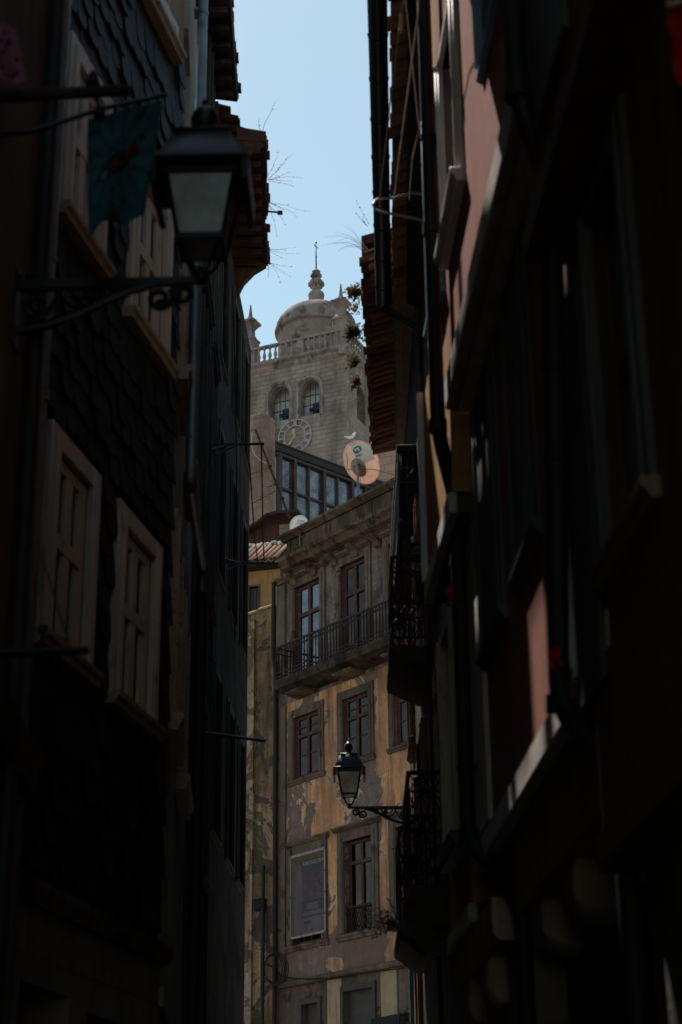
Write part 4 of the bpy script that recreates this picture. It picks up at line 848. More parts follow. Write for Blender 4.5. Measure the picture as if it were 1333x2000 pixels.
# ================================================================== far stone house between the tower and the tile eave
FS=Fr(*at(738,900,72)[:2],-66,'L')
fs=thing('far_stone_house','mossy far stone house wall between the big dish and the tile eave','house',FS.W((-2,0,14)))
zf_=FS.hit(755,865)[1]
MB(FS).box(-6.5,.0,-5,0,12,zf_).build('wall','pier_stone',fs,jit=.01)
MB(FS).prism([(.25,zf_-.05),(.25,zf_+.06),(-2.6,zf_+.75),(-5.3,zf_+.06),(-5.3,zf_-.05)],-6.7,.2,'s').build('roof','tile_dark',fs)
# ================================================================== CATHEDRAL TOWER
Ct=at(675,690,150.0); TL=Fr(Ct.x,Ct.y,-66,'L'); TR=Fr(Ct.x,Ct.y,24,'R'); TW=11.2
tw=thing('bell_tower','square stone bell tower with domed roof, balustrade and pinnacles','tower',(Ct.x+(TL.e.x+TR.e.x)*TW/2,Ct.y+(TL.e.y+TR.e.y)*TW/2,36))
zcor=TL.hit(674,688)[1]
def arch_wall(m,s0,s1,z0,z1,nf,nb,holes,seg=12):
    e=s0
    for sc_,hw,zb,zs in sorted(holes):
        m.box(e,sc_-hw,nb,nf,z0,z1); m.box(sc_-hw,sc_+hw,nb,nf,z0,zb)
        A=[(sc_+hw*math.cos(PI-PI*i/seg),zs+hw*math.sin(PI*i/seg)) for i in range(seg+1)]
        for p,q in zip(A[:-1],A[1:]):
            m.hex8([(p[0],nb,p[1]),(q[0],nb,q[1]),(q[0],nf,q[1]),(p[0],nf,p[1]),(p[0],nb,z1),(q[0],nb,z1),(q[0],nf,z1),(p[0],nf,z1)])
        e=sc_+hw
    m.box(e,s1,nb,nf,z0,z1)
def arch_of(xl,xr,yt,yb):
    a=TL.rect(xl,xr,yt,yb); sc_=(a[0]+a[1])/2; hw=(a[1]-a[0])/2; return (sc_,hw,a[2],a[3]-hw)
ar=[arch_of(533,560,752,822),arch_of(587,624,741,810)]
zb_=max(ar[1][2],ar[0][2]); hw=1.0
ar=[(ar[0][0],hw,ar[1][2],ar[1][3]+ar[1][1]-hw),(ar[1][0],hw,ar[1][2],ar[1][3]+ar[1][1]-hw)]
zf0=ar[0][2]-1.5
for fr_,hol in ((TL,ar),(TR,[(TW*.32,hw,ar[0][2],ar[0][3]),(TW*.68,hw,ar[0][2],ar[0][3])])):
    m=MB(fr_); arch_wall(m,.0 if fr_ is TL else 1.0,TW,zf0,zcor,0,-1.0,hol); m.build('belfry_wall','tower_stone',tw,smooth=0,recalc=True)
TL2=Fr(*TR.W((TW,0,0))[:2],-66,'R'); TR2=Fr(*TL.W((TW,0,0))[:2],24,'L')
m=MB(TL2); arch_wall(m,1.0,TW-1,zf0,zcor,0,-1.0,[(x[0]-.55,1.05,x[2],x[3]) for x in ar]); m.build('belfry_wall','tower_stone',tw,smooth=0)
m=MB(TR2); arch_wall(m,1.0,TW,zf0,zcor,0,-1.0,[(TW*.32,hw,ar[0][2],ar[0][3]),(TW*.68,hw,ar[0][2],ar[0][3])]); m.build('belfry_wall','tower_stone',tw,smooth=0)
MB(TL).box(0,TW,-TW,0,30,zf0-.002).build('tower_shaft','tower_stone',tw)
MB(TL).box(.9,TW-.9,-TW+.9,-.9,zcor-.35,zcor-.1).build('belfry_ceiling','tower_stone',tw)
for sc_,h_,zb,zs in ar:
    t=MB(TL); w=.42
    out=[(sc_-h_-w,zb-.25)]+[(sc_+(h_+w)*math.cos(PI-PI*i/16),zs+(h_+w)*math.sin(PI*i/16)) for i in range(17)]+[(sc_+h_+w,zb-.25)]
    inn=[(sc_-h_-.12,zb-.25)]+[(sc_+(h_+.12)*math.cos(PI-PI*i/16),zs+(h_+.12)*math.sin(PI*i/16)) for i in range(17)]+[(sc_+h_+.12,zb-.25)]
    for a,b,c,d in zip(out[:-1],out[1:],inn[1:],inn[:-1]): t.hex8([(a[0],-.05,a[1]),(b[0],-.05,b[1]),(c[0],-.05,c[1]),(d[0],-.05,d[1]),(a[0],.13,a[1]),(b[0],.13,b[1]),(c[0],.17,c[1]),(d[0],.17,d[1])])
    t.build('arch_moulding','tower_trim',tw)
    g_=MB(TL)
    for z in (.35,.62): g_.box(sc_-h_,sc_+h_,-.75,-.68,zb+(zs+h_-zb)*z,zb+(zs+h_-zb)*z+.09)
    for d in (-.28,.28): g_.box(sc_+d-.035,sc_+d+.035,-.74,-.69,zb,zs+h_*.9)
    g_.build('belfry_grille','bronze',tw)
    MB(TL).box(sc_-h_-.6,sc_+h_+.6,-2.0,-1.92,zb+.9,zs+h_+1.2).build('sky_panel','sky_blue',tw)  # pale blue panel added in place of sky seen through the arch
# bells hang in the openings
B0=None
for k,(sc_,h_,zb,zs) in enumerate(ar):
    loc=TL.W((sc_-.12,-1.25,zb-.45))
    lab=('bronze bell in the left belfry arch','bronze bell in the right belfry arch')[k]
    if k==0:
        B0=thing('church_bell',lab,'bell',loc,'bells of the tower')
        q=MB(); q.lathe(tuple(loc),[(.72,.15),(.70,.22),(.52,.55),(.42,.95),(.36,1.25),(.2,1.4),(.05,1.45)],18); q.build('bell_body','bronze',B0)
        f=Fr(loc.x,loc.y,TL.az,'L',loc.z); MB(f).box(-.72,.72,-.10,.10,1.45,1.75).box(-.35,.35,-.10,.10,1.75,2.2).build('yoke','bronze',B0)
    else: dup(B0,loc,0,lab)
# cornice
for fr_,ex in ((TL,.5),(TR,.499)):
    MB(fr_).prism([(-.5,zcor-.25),(.02,zcor-.25),(.08,zcor-.1),(.16,zcor-.05),(.20,zcor+.20),(.42,zcor+.36),(.5,zcor+.40),(.5,zcor+.62),(-.5,zcor+.66)],-ex,TW+.5,'s').build('cornice','tower_trim',tw,jit=.02)
m=MB(TL2); m.box(-.3,TW+.3,-.5,.4,zcor,zcor+.6); m.build('cornice','tower_trim',tw)
m=MB(TR2); m.box(-.3,TW+.3,-.5,.39,zcor,zcor+.598); m.build('cornice','tower_trim',tw)
MB(TL).box(.3,TW-.3,-TW+.3,-.3,zcor-.2,zcor+.5).build('roof_terrace','tower_trim',tw)
# balustrades
zr0=zcor+.66; zr1=zr0+1.85
for fr_ in (TL,TR,TL2,TR2):
    r=MB(fr_); r.box(.55,TW-.55,-.16,.22,zr0,zr0+.22).box(.55,TW-.55,-.20,.26,zr1-.22,zr1)
    r.box(4.3,5.0,-.18,.24,zr0+.22,zr1-.22); r.build('balustrade_rail','tower_trim',tw,bev=.02)
    n=17
    for i in range(n):
        q=.85+i*(TW-1.7)/(n-1)
        if not 4.05<q<5.25: MB(fr_).lathe((q,.03,zr0+.22),[(.17,0),(.17,.12),(.09,.18),(.16,.42),(.185,.54),(.11,.86),(.075,1.12),(.15,1.24),(.15,1.41)],8).build('baluster','tower_trim',tw)
# pinnacles
zp=zr1
def pinnacle(c,low=False):
    c=Vector(c); m=MB(Fr(c.x,c.y,TL.az,'L'))
    m.box(-.66,.66,-.66,.66,zr0-.02,zr0+3.1).box(-.74,.74,-.74,.74,zr0+3.1,zr0+3.3)
    sq=lambda h0,a0,h1,a1:m.hex8([(-a0,-a0,h0),(a0,-a0,h0),(a0,a0,h0),(-a0,a0,h0),(-a1,-a1,h1),(a1,-a1,h1),(a1,a1,h1),(-a1,a1,h1)])
    z=zr0+3.3; sq(z,.62,z+.5,.40); sq(z+.5,.36,z+1.1,.34); sq(z+1.1,.36,z+1.3,.42); sq(z+1.3,.44,z+1.75,.74); sq(z+1.75,.80,z+1.98,.80); sq(z+1.98,.5,z+2.2,.34); sq(z+2.2,.44,z+2.32,.40); sq(z+2.32,.28,z+2.7,.15); sq(z+2.7,.15,z+4.0,.045)
    m.build('pinnacle','tower_trim',tw,bev=.015)
pinnacle(TL.W((.7,-.7,0))); pinnacle(TL.W((TW-.7,-.7,0))); pinnacle(TR.W((TW-.7,-.7,0)))
# dome and lantern finial
Dc=Vector((tw.location.x,tw.location.y,0))
def zat(py): return at(620,py,Dc.y).z
def rad(px): return abs(at(px,640,Dc.y).x-at(620.5,640,Dc.y).x)
R0_=rad(539.5)
z0d=zat(651); hd=3.07
prof=[(R0_*.93,zcor+.4),(R0_*.93,z0d-.35),(R0_*.95,z0d-.30),(R0_*1.0,z0d-.22),(R0_*1.01,z0d+.05),(R0_*1.0,z0d+.25),(R0_*.975,z0d+.30)]
prof+=[(R0_*.985*math.cos(t),z0d+.2+(hd-.2)*math.sin(t)) for t in [PI/2*(i/14) for i in range(1,14)]]
prof=[p for p in prof[:7]]+[p for p in prof[7:] if p[1]>z0d+.34]+[(.35,z0d+hd)]
MB().lathe((Dc.x,Dc.y,0),prof,40).build('dome','dome_stone',tw,smooth=30)
f=MB(); k=lambda px:abs(px)*.0462
f.lathe((Dc.x,Dc.y,0),[(k(17),z0d+hd-.25),(k(17),zat(581)),(k(18),zat(577)),(k(16.5),zat(573)),(k(10),zat(569)),(k(9),zat(566)),(k(12),zat(561)),(k(13),zat(553)),(k(9),zat(547)),(k(8),zat(543)),(k(10),zat(539)),(k(8.5),zat(535)),(k(7),zat(533)),(k(9.5),zat(531)),(k(6),zat(528)),(.1,zat(526))],20)
for i in range(8):
    q=2*PI*i/8; c=(Dc.x+k(13)*math.cos(q),Dc.y+k(13)*math.sin(q),zat(555)); f.lathe(c,[(.05,-.36),(.2,-.25),(.26,0),(.2,.2),(.05,.36)],8)
    c=(Dc.x+k(8.5)*math.cos(q),Dc.y+k(8.5)*math.sin(q),zat(539)); f.lathe(c,[(.05,-.25),(.2,-.1),(.2,.1),(.05,.25)],8)
f.build('finial','tower_trim',tw)
x=MB(); x.tube([(Dc.x,Dc.y,zat(528)),(Dc.x,Dc.y,zat(474))],[.09,.045],6).lathe((Dc.x,Dc.y,zat(473)),[(.04,-.12),(.12,0),(.04,.12)],8).lathe((Dc.x,Dc.y,zat(502)),[(.05,-.12),(.11,0),(.05,.12)],8)
x.tube([(Dc.x-.22,Dc.y,zat(478)),(Dc.x+.22,Dc.y,zat(485))],.04,5); x.build('iron_cross','iron',tw)
# clock
cs,cz=TL.hit(578,853.5); Rk=abs(TL.hit(611.5,850)[0]-cs); Rk=Rk*.98
ck=thing('tower_clock','round open clock face with Roman numerals on the tower','clock',TL.W((cs,.1,cz)))
def cpt(r,a): return (cs-r*math.sin(a),cz+r*math.cos(a))   # clockwise from XII as seen
rg=MB(TL)
for r0,r1 in ((Rk*.955,Rk),(Rk*.61,Rk*.64)):
    n=48
    for i in range(n):
        a,b=2*PI*i/n,2*PI*(i+1)/n; p=[cpt(r0,a),cpt(r0,b),cpt(r1,b),cpt(r1,a)]
        rg.hex8([(u,.14,v) for u,v in p]+[(u,.24,v) for u,v in p])
rg.build('clock_ring','clock_stone',ck)
def bar(m,a,o0,o1,w,z0=.145,z1=.23):
    def pt(r,o): x,y=cpt(r,a); return (x-o*math.cos(a),y-o*math.sin(a))
    p=[pt(Rk*.64,o0-w),pt(Rk*.64,o0+w),pt(Rk*.95,o1+w),pt(Rk*.95,o1-w)]; m.hex8([(u,z0,v) for u,v in p]+[(u,z1,v) for u,v in p])
num={1:'I',2:'II',3:'III',4:'IIII',5:'V',6:'VI',7:'VII',8:'VIII',9:'IX',10:'X',11:'XI',12:'XII'}
for h,t in num.items():
    a=2*PI*h/12; m=MB(TL); ws={'I':.085,'V':.17,'X':.17}; tot=sum(ws[c] for c in t); o=-tot/2
    for c in t:
        w=ws[c]; mid=o+w/2
        if c=='I': bar(m,a,mid,mid,.030)
        elif c=='V': bar(m,a,mid,mid-w*.36,.026); bar(m,a,mid,mid+w*.36,.014,.146,.228)
        else: bar(m,a,mid+w*.36,mid-w*.36,.026); bar(m,a,mid-w*.36,mid+w*.36,.014,.146,.228)
        o+=w
    m.build('numeral','clock_stone',ck)
def hand(a,L,wd):
    m=MB(TL); f=lambda r,o:(lambda q:(q[0]-o*math.cos(a),q[1]-o*math.sin(a)))(cpt(r,a))
    p=[f(-Rk*.14,-wd*.5),f(-Rk*.14,wd*.5),f(L*.55,wd*.8),f(L*.72,wd*1.6),f(L*.80,wd*.7),f(L,0),f(L*.80,-wd*.7),f(L*.72,-wd*1.6),f(L*.55,-wd*.8)]
    m.prism(p,.26 if L>Rk*.5 else .30,.29 if L>Rk*.5 else .33); m.build('clock_hand','gold',ck)
hand(R_(-10),Rk*.44,.12); hand(R_(217),Rk*.66,.075)
# ================================================================== DISHES, ANTENNA, GULL
def dish(name,label,c,rad_,nrm,mat,depth=.14):
    """dish seen from its back; nrm = the way the bowl faces"""
    t=thing(name,label,'satellite dish',c); n=Vector(nrm).normalized(); x=n.cross(Vector((0,0,1))).normalized(); y=x.cross(n).normalized()
    seg,rg=40,8; m=MB(); vs=[]; f=lambda r,q,o:tuple(Vector(c)+x*(r*math.cos(q))*.93+y*(r*math.sin(q))+n*(depth*(r/rad_)**2-depth*.5+o))
    for o in (0,.012):
        vs+= [f(rad_*i/rg,2*PI*j/seg,o) for i in range(1,rg+1) for j in range(seg)]
    N=rg*seg; fs=[]
    for i in range(rg-1):
        for j in range(seg):
            a,b,cc,d=i*seg+j,i*seg+(j+1)%seg,(i+1)*seg+(j+1)%seg,(i+1)*seg+j
            fs+=[(a,b,cc,d),(N+d,N+cc,N+b,N+a)]
    fs+=[tuple(range(seg)),tuple(N+j for j in range(seg-1,-1,-1))]
    for j in range(seg): fs.append((N-seg+j,N-seg+(j+1)%seg,2*N-seg+(j+1)%seg,2*N-seg+j))
    m.mesh(vs,fs); m.build('reflector',mat,t,smooth=60)
    rim=MB(); rim.tube([f(rad_*.995,2*PI*j/seg,.004) for j in range(seg+1)],.012,6,cap=False); rim.build('rim',mat,t)
    return t,x,y,n,f
away=Vector((.03,.94,.34)).normalized()
nn=(away*.72+Vector((1,0,0))*.56+Vector((0,0,1))*.40)
dc=at(703.5,905,38.6)
dt,dx,dy,dn,df=dish('satellite_dish','big peach coloured satellite dish with green oval badge above the cornice',dc,.545,nn,'dish',.15)
bx=-dx  # right as seen from the back
def dpt(u,v,o): r=math.hypot(u,v); return Vector(dc)+bx*u+dy*v+dn*(.15*(r/.545)**2-.075+o)
# mount
mt=MB(); hub=[(.18,-.005),(.20,-.03),(.17,-.07),(.06,-.09)]
vs=[];seg=20
for r,o in hub:
    for j in range(seg): vs.append(tuple(dpt(.03+r*math.cos(2*PI*j/seg)*1.05,-.08+r*math.sin(2*PI*j/seg)*1.2,0)+dn*(o-.0)))
mt.mesh(vs,[(i*seg+j,i*seg+(j+1)%seg,(i+1)*seg+(j+1)%seg,(i+1)*seg+j) for i in range(3) for j in range(seg)]+[tuple(3*seg+j for j in range(seg))])
h0=dpt(-.04,-.05,-.12)
mt.tube([h0+bx*.10+dy*.06,h0-bx*.12+dy*.10],.03,8).tube([h0-bx*.02+dy*.12,h0+Vector((0,0,-.12))],.035,8).tube([h0-bx*.10+dy*.08,h0-bx*.20-dy*.02+dn*.02],.018,8)
mt.build('mount','hub_brown',dt)
mast=MB(); mb=at(690,985,38.5); mast.tube([h0+Vector((0,0,-.05)),Vector((h0.x-.02,h0.y,mb.z-.5))],.03,10); mast.tube([dpt(.12,-.33,-.02),Vector((h0.x,h0.y,h0.z-.75))],.006,5); mast.build('mast','steel_pipe',dt)
pl_=MB(); 
def dquad(m,fn,nu,nv,o,th=.003):
    for i in range(nu):
        for j in range(nv):
            q=[fn(i/nu,j/nv),fn((i+1)/nu,j/nv),fn((i+1)/nu,(j+1)/nv),fn(i/nu,(j+1)/nv)]
            m.hex8([dpt(*p,-o) for p in q]+[dpt(*p,-o-th) for p in q])
dquad(pl_,lambda u,v:((lambda lim:-lim+(lim+.0)*u)(min(.44,math.sqrt(max(.0,.50**2-(-.02+.48*v)**2)))),-.02+.48*v),8,12,.006); pl_.build('label_panel','dish_pale',dt,merge=True,smooth=60)
bd=MB(); dquad(bd,lambda u,v:(-.10+.125*v*math.cos(2*PI*u),.33+.085*v*math.sin(2*PI*u)),20,3,.012); bd.build('badge','badge',dt,merge=True,smooth=60)
def dtext(txt,u,v,size,mat,sq=1):
    o=dpt(u,v,-.02); text_mesh(txt,size,mat,'badge_lettering',dt,basis(o,bx,dy,-dn),.003,sq)
dtext('JPV',-.10,.33,.115,'ink_white',.95); dtext('CANAL',-.105,.195,.062,'ink_dark',.95)
single(MB().tube([dpt(.25,.32,-.03),dpt(.28,.10,-.04),dpt(.40,-.02,-.05),at(735,917,38.2),at(752,923,37.4),at(775,928,36.4)],.006,5),'dish_cable','soot','thin black cable looping from the big dish to the right','cable')
d2=at(585,1026,39.2); t2,x2,y2,n2,f2=dish('satellite_dish','small white satellite dish with blue lettering peeping over the cornice','x' and d2,.24,away*.75+Vector((-.35,0,.45)),'dish_white',.06)
for i,(tx,v) in enumerate((('VENDAS',.13),('SATÉLITE',.055))): text_mesh(tx,.055,'ink_blue','badge_lettering',t2,basis(Vector(d2)-x2*0+y2*v-n2*.045,-x2,y2,-n2),.002,.9)
MB().tube([Vector(d2)-n2*.02,Vector(d2)-n2*.06-Vector((0,0,.5))],.02,8).build('mast','steel_pipe',t2)
# antenna
an=thing('roof_antenna','rusty leaning television antenna mast with thin crossed rods','antenna',at(565,1008,45.5))
m=MB(); a=at(499,838,45.2); b=at(566,1012,45.5); m.tube([a,b],[.028,.04],7)
for t in (.42,.62,.78): c=a.lerp(b,t); m.lathe(tuple(c),[(.03,-.05),(.07,-.03),(.07,.03),(.03,.05)],8)
m.build('mast','rust',an)
m=MB()
for (x0,y0,x1,y1,n_,L) in ((484,929,531,910,5,.18),(524,953,572,918,7,.22),(490,985,562,946,7,.2),(479,843,502,838,2,.1)):
    p=at(x0,y0,45.3); q=at(x1,y1,45.1); m.tube([p,q],.010,5)
    for i in range(n_):
        c=p.lerp(q,(i+.5)/n_); m.tube([c+Vector((-L,.1,.05)),c+Vector((L,-.1,-.04))],.004,4)
m.build('antenna_element','rust',an)
single(MB().tube([at(493,846,45.2).lerp(at(520,905,45.2),i/8)+Vector((-.16*math.sin(PI*i/8),0,-.12*math.sin(PI*i/8))) for i in range(9)],.007,4),'antenna_wire','white_metal','thin pale wire drooping beside the antenna mast','cable')
# gull
gc=at(685,853,38.6); gu=thing('seagull','white and grey gull perched on top of the big satellite dish','bird',gc)
sp=[(-.21,.02,.005),(-.17,.015,.03),(-.10,.0,.062),(-.02,-.005,.078),(.06,.01,.070),(.105,.05,.045),(.125,.085,.036),(.14,.115,.042),(.165,.122,.034),(.19,.115,.012)]
MB().tube([(gc.x+x*.72,gc.y,gc.z+z*.72) for x,z,r in sp],[r*.72 for *_,r in sp],12).build('body','gull_white',gu,smooth=80)
for s in (-1,1):
    wv_=[(-.26,.03,.008),(-.16,.035,.026),(-.06,.03,.042),(.03,.025,.036),(.07,.02,.012)]
    MB().tube([(gc.x+x*.72,gc.y+s*.04,gc.z+z*.72) for x,z,r in wv_],[r*.72 for *_,r in wv_],8).build('wing','gull_grey',gu,smooth=80)
    MB().tube([(gc.x+.0,gc.y+s*.02,gc.z-.04),(gc.x+.004,gc.y+s*.02,gc.z-.10),(gc.x+.028,gc.y+s*.022,gc.z-.102)],.006,5).build('leg','beak',gu)
MB().tube([(gc.x+.132,gc.y,gc.z+.084),(gc.x+.152,gc.y,gc.z+.079),(gc.x+.168,gc.y,gc.z+.072)],[.009,.006,.002],6).build('beak','beak',gu)
# ================================================================== RIGHT SIDE
def planeR(d,az=-2.7):
    f=Fr(0,0,az,'L'); f.O=-f.n*d; return f
A2=planeR(1.15); A1=planeR(1.30); A0=planeR(1.95); AB=planeR(1.52)
pk_=thing('pink_house','pink rendered house jettied over the lane with pale stone bands','house',A0.W((8.2,0,0)))
PS0,PS1=6.58,9.92; zB2=A2.hit(940,532)[1]; zB2=6.38; zB1=3.63
fw_=(8.78,9.62,7.36,8.72); nw=(7.08,7.76,7.36,8.8)
fa=(7.72,8.32,4.72,6.22); fb=(8.98,9.68,4.74,6.22)
MB(A2).wall(PS0,PS1,zB2+.19,11.2,0,-.35,[fw_,nw]).build('wall','pink',pk_,merge=True)
PSF=A1.hit(908,1300)[0]; OSF=PSF+.002
MB(A1).wall(PS0,PSF,zB1+.15,zB2-.02,0,-.35,[fa,fb]).build('wall','pink',pk_,merge=True)
MB(A0).wall(PS0-.3,PS1,0,zB1-.12,0,-.4,[(7.5,8.5,0,2.7),(8.9,9.6,0,2.7)]).build('ground_floor_wall','granite_dark',pk_,merge=True)
for f_,a in ((A2,.38),(A1,.38)): MB(f_).box(PS0,PS1,-3,-a,0.2 if f_ is A1 else 6.5,6.3 if f_ is A1 else 11.1).build('inner_wall','dark_room',pk_)
MB(A2).box(PS0-.02,PS1+.0,-.05,.028,zB2,zB2+.19).build('stone_band','band',pk_,bev=.012)
MB(A1).box(PS0-.4,PSF-.25,-.05,.028,zB1,zB1+.15).build('stone_band','band',pk_,bev=.012)
MB(A1).box(PS0,PS1,-.06,.0985,zB2+.002,zB2+.03).build('soffit','soffit_plaster',pk_)
for s in (7.35,8.5,9.5): MB(AB).prism([(-.42,zB1-.36),(.05,zB1-.36),(.055,zB1-.54),(.0,zB1-.61),(-.42,zB1-.66)],s-.2,s+.2,'s').build('corbel','stone_brown',pk_,bev=.02,jit=.012)
MB(A1).box(PS0-.39,PSF-.26,-.6,-.052,zB1+.003,zB1+.13).build('soffit','under',pk_)
MB(AB).prism([(-.5,zB1-.355),(.10,zB1-.355),(.12,zB1-.32),(.12,zB1-.004),(-.5,zB1-.004)],PS0-.3,PS1,'s').build('stone_beam','stone_brown',pk_,jit=.008)
window(A2,pk_,fw_,'white_frame','glass',.05,.05,(.5,),1,0,(.055,.035,'white_frame'),(.10,.09,'white_frame'),None,'grey_panel')
window(A2,pk_,nw,'blue_frame','glass',.05,.05,(.5,),1,0,(.05,.03,'blue_frame'),(.05,.035,'blue_frame'),None,'grey_panel')
for h in (fa,fb):
    w=window(A1,pk_,h,'grey_panel','glass',.02,.05,(.35,),1,0,(.10,.03,'grey_panel'),(.09,.06,'grey_panel'),None,'grey_panel')
    MB(A1).box(h[0]+.03,(h[0]+h[1])/2-.01,.0,.03,h[2]+.03,h[3]-.03).box((h[0]+h[1])/2+.01,h[1]-.03,.0,.03,h[2]+.03,h[3]-.03).build('shutter','grey_panel',w,bev=.006)
for h in ((7.5,8.5,0,2.7),(8.9,9.6,0,2.7)):
    d=MB(A0); d.box(h[0],h[1],-.3,-.24,0,2.7)
    for i in range(4): d.box(h[0]+.05+(h[1]-h[0]-.1)*i/4+.015,h[0]+.05+(h[1]-h[0]-.1)*(i+1)/4-.015,-.24,-.21,.1,2.6)
    d.box(h[0]-.14,h[0],.0,.03,0,2.7).box(h[1],h[1]+.14,.0,.03,0,2.7).box(h[0]-.14,h[1]+.14,.0,.032,2.7,2.88); d.build('door','old_wood',pk_)
pa_=A1.hit(952,1300)[0]; pb_=A1.hit(928,1300)[0]
MB(A1).box(pa_,pb_,.002,.03,zB1+.16,zB2-.03).build('pilaster','band',pk_)
s3,z3=A0.hit(997,1955); text_mesh('3',.13,'ink_white','house_number',pk_,basis(A0.W((s3,.045,z3)),-A0.e,Vector((0,0,1)),A0.n),.004)
MB(A2).prism([(.42,11.15),(.42,11.25),(-2.4,12.0),(-2.4,11.9)],PS0+.02,PS1,'s').build('roof','tile_dark',pk_)
MB(A2).prism([(-.1,8.86),(1.25,8.90),(1.27,8.98),(-.1,9.02)],PS0+.02,8.62,'s').build('shade_slab','under',pk_)  # unseen slab added above view to cast the diagonal shadow edge
e1=A2.hit(838,300,.09)[0]; e2=A1.hit(900,1300,.10)[0]
zt_=A2.hit(855,850,.09)[1]; zj=A1.hit(903,935,.09)[1]; zk=A1.hit(915,1640,.09)[1]; e3=A0.hit(960,1720,.09)[0]
pipe(A2,pk_,[(e1,.09,11.1),(e1,.09,zt_),(e2+.02,-.06,zj),(e2+.02,-.06,zk),(e2-.5,-.28,zk-.45),(e2-.5,-.28,.1)],.047,'black_pipe',brackets=(8.3,5.5,4.2),collars=(7.6,zt_+.04,zk+.02))
# ---- ochre house
OS0,OS1=9.93,11.58; B1=planeR(1.295); B0_=planeR(1.45); zO2=5.70; zO1=3.40; OSB=12.2
oh=thing('ochre_house','narrow ochre house with pale bands beyond the black drainpipe','house',B0_.W((10.8,0,0)))
ow2=(10.0,10.5,7.3,8.9); ow1=(11.1,11.8,4.0,5.45)
MB(A2).wall(OS0,OS1,zO2+.14,7.25,-.002,-.35,[]).build('wall','ochre',oh,merge=True)
MB(A2).wall(OS0,10.75,7.252,10.9,-.002,-.35,[ow2]).build('wall','ochre',oh,merge=True)
MB(B1).wall(OSF,OSB,zO1+.12,zO2-.02,-.002,-.35,[ow1]).build('wall','ochre',oh,merge=True)
MB(B0_).wall(OS0,OS1,0,zO1-.1,0,-.4,[(10.4,11.2,0,2.5)]).build('ground_floor_wall','granite_dark',oh,merge=True)
MB(A2).box(OS0+.01,10.74,-3,-.38,5.8,10.8).box(OS0+.01,OS1-.01,-3,-.5,.2,5.6).build('inner_wall','dark_room',oh)
MB(A2).box(OS0,OS1+.02,-.03,.03,zO2,zO2+.14).build('stone_band','band',oh,bev=.01)
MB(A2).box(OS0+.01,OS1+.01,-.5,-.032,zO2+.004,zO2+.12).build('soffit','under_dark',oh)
MB(B1).box(OSF,OSB+.02,-.03,.03,zO1,zO1+.12).build('stone_band','band',oh,bev=.01)
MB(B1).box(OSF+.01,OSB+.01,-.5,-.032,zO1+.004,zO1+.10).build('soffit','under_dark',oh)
MB(A2).box(OS1-.05,OS1+.01,.003,.045,zO2+.15,7.3).build('pilaster','white_frame',oh)
window(A2,oh,ow2,'blue_frame','glass',.04,.06,(.5,),1,0,(.07,.045,'blue_frame'),(.09,.08,'blue_frame'))
window(B1,oh,ow1,'cream_wood','glass',.04,.05,(.5,),1,0,(.085,.06,'cream_wood'),(.11,.12,'grey_panel'))
MB(B0_).prism([(-.1,zO1-.24),(.12,zO1-.24),(.15,zO1-.20),(.15,zO1-.002),(-.1,zO1-.002)],OS0+.1,OSB,'s').build('stone_beam','stone_brown',oh)
for s in (10.7,11.7): MB(B0_).prism([(0.0,zO1-.245),(.12,zO1-.245),(.125,zO1-.44),(.09,zO1-.52),(0.0,zO1-.53)],s-.16,s+.16,'s').build('corbel','stone_brown',oh,bev=.02,jit=.01)
MB(B0_).box(10.4,11.2,-.3,-.24,0,2.5).build('door','old_wood',oh)
MB(A2).prism([(.2,10.9),(.2,10.98),(-2.4,11.6),(-2.4,11.5)],OS0+.02,10.78,'s').build('roof','tile_dark',oh)
# ---- near dark red house
N2=planeR(1.13); N1=planeR(1.28)
nh=thing('dark_red_house','dark red brown house closest on the right edge with a grey bay panel','house',N1.W((5,0,0)))
NS=6.56
MB(N2).wall(-3,NS,5.6,9.2,0,-.4,[]).build('wall','brown_wall',nh,merge=True)
nwn=(5.35,6.0,3.9,5.3)
MB(N1).wall(-3,NS,3.0,5.58,0,-.4,[nwn]).build('wall','brown_wall',nh,merge=True)
window(N1,nh,nwn,'grey_panel','glass',.06,.06,(.5,),1,0,(.1,.03,'grey_panel'),(.09,.07,'under'))
MB(N1).wall(-3,NS,0,2.98,-.15,-.5,[]).build('ground_floor_wall','granite_dark',nh,merge=True)
MB(N2).box(-3,NS+.0,-.4,.03,5.45,5.6).build('stone_band','brown_wall',nh,bev=.01)
MB(N1).box(-3,NS+.0,-.4,.03,2.86,3.0).build('stone_band','brown_wall',nh,bev=.01)
q=N2.rect(1040,1106,-60,180,.02); MB(N2).box(q[0],q[1],.002,.035,q[2],q[3]+1).build('bay_panel','grey_panel',nh,bev=.01)
q=N1.rect(1102,1118,860,1392,.0); MB(N1).box(q[0],q[1],.002,.03,q[2],q[3]).build('pilaster','band',nh)
q=N1.rect(1120,1165,500,1400,.0); MB(N1).box(q[0],q[1],.002,.028,q[2],q[3]).build('bay_panel','grey_panel',nh,bev=.01)
MB(N2).prism([(.34,9.15),(.34,9.25),(-2.4,9.9),(-2.4,9.8)],-3,NS,'s').build('roof','tile_dark',nh)
a=N2.hit(1007,100,.07); b=N2.hit(1010,200,.07); c=N1.hit(1082,420,.07); d=N1.hit(1093,1385,.07); e=N1.hit(1150,1470,-.1)
pipe(N2,nh,[(a[0],.07,9.1),(a[0],.07,b[1]),(c[0],-.08,c[1]+.12),(d[0],-.08,d[1]),(d[0]-.35,-.24,d[1]-.34),(d[0]-.35,-.24,.1)],.046,'black_pipe',brackets=(4.6,3.4),collars=(b[1]+.03,d[1]+.02,5.0))
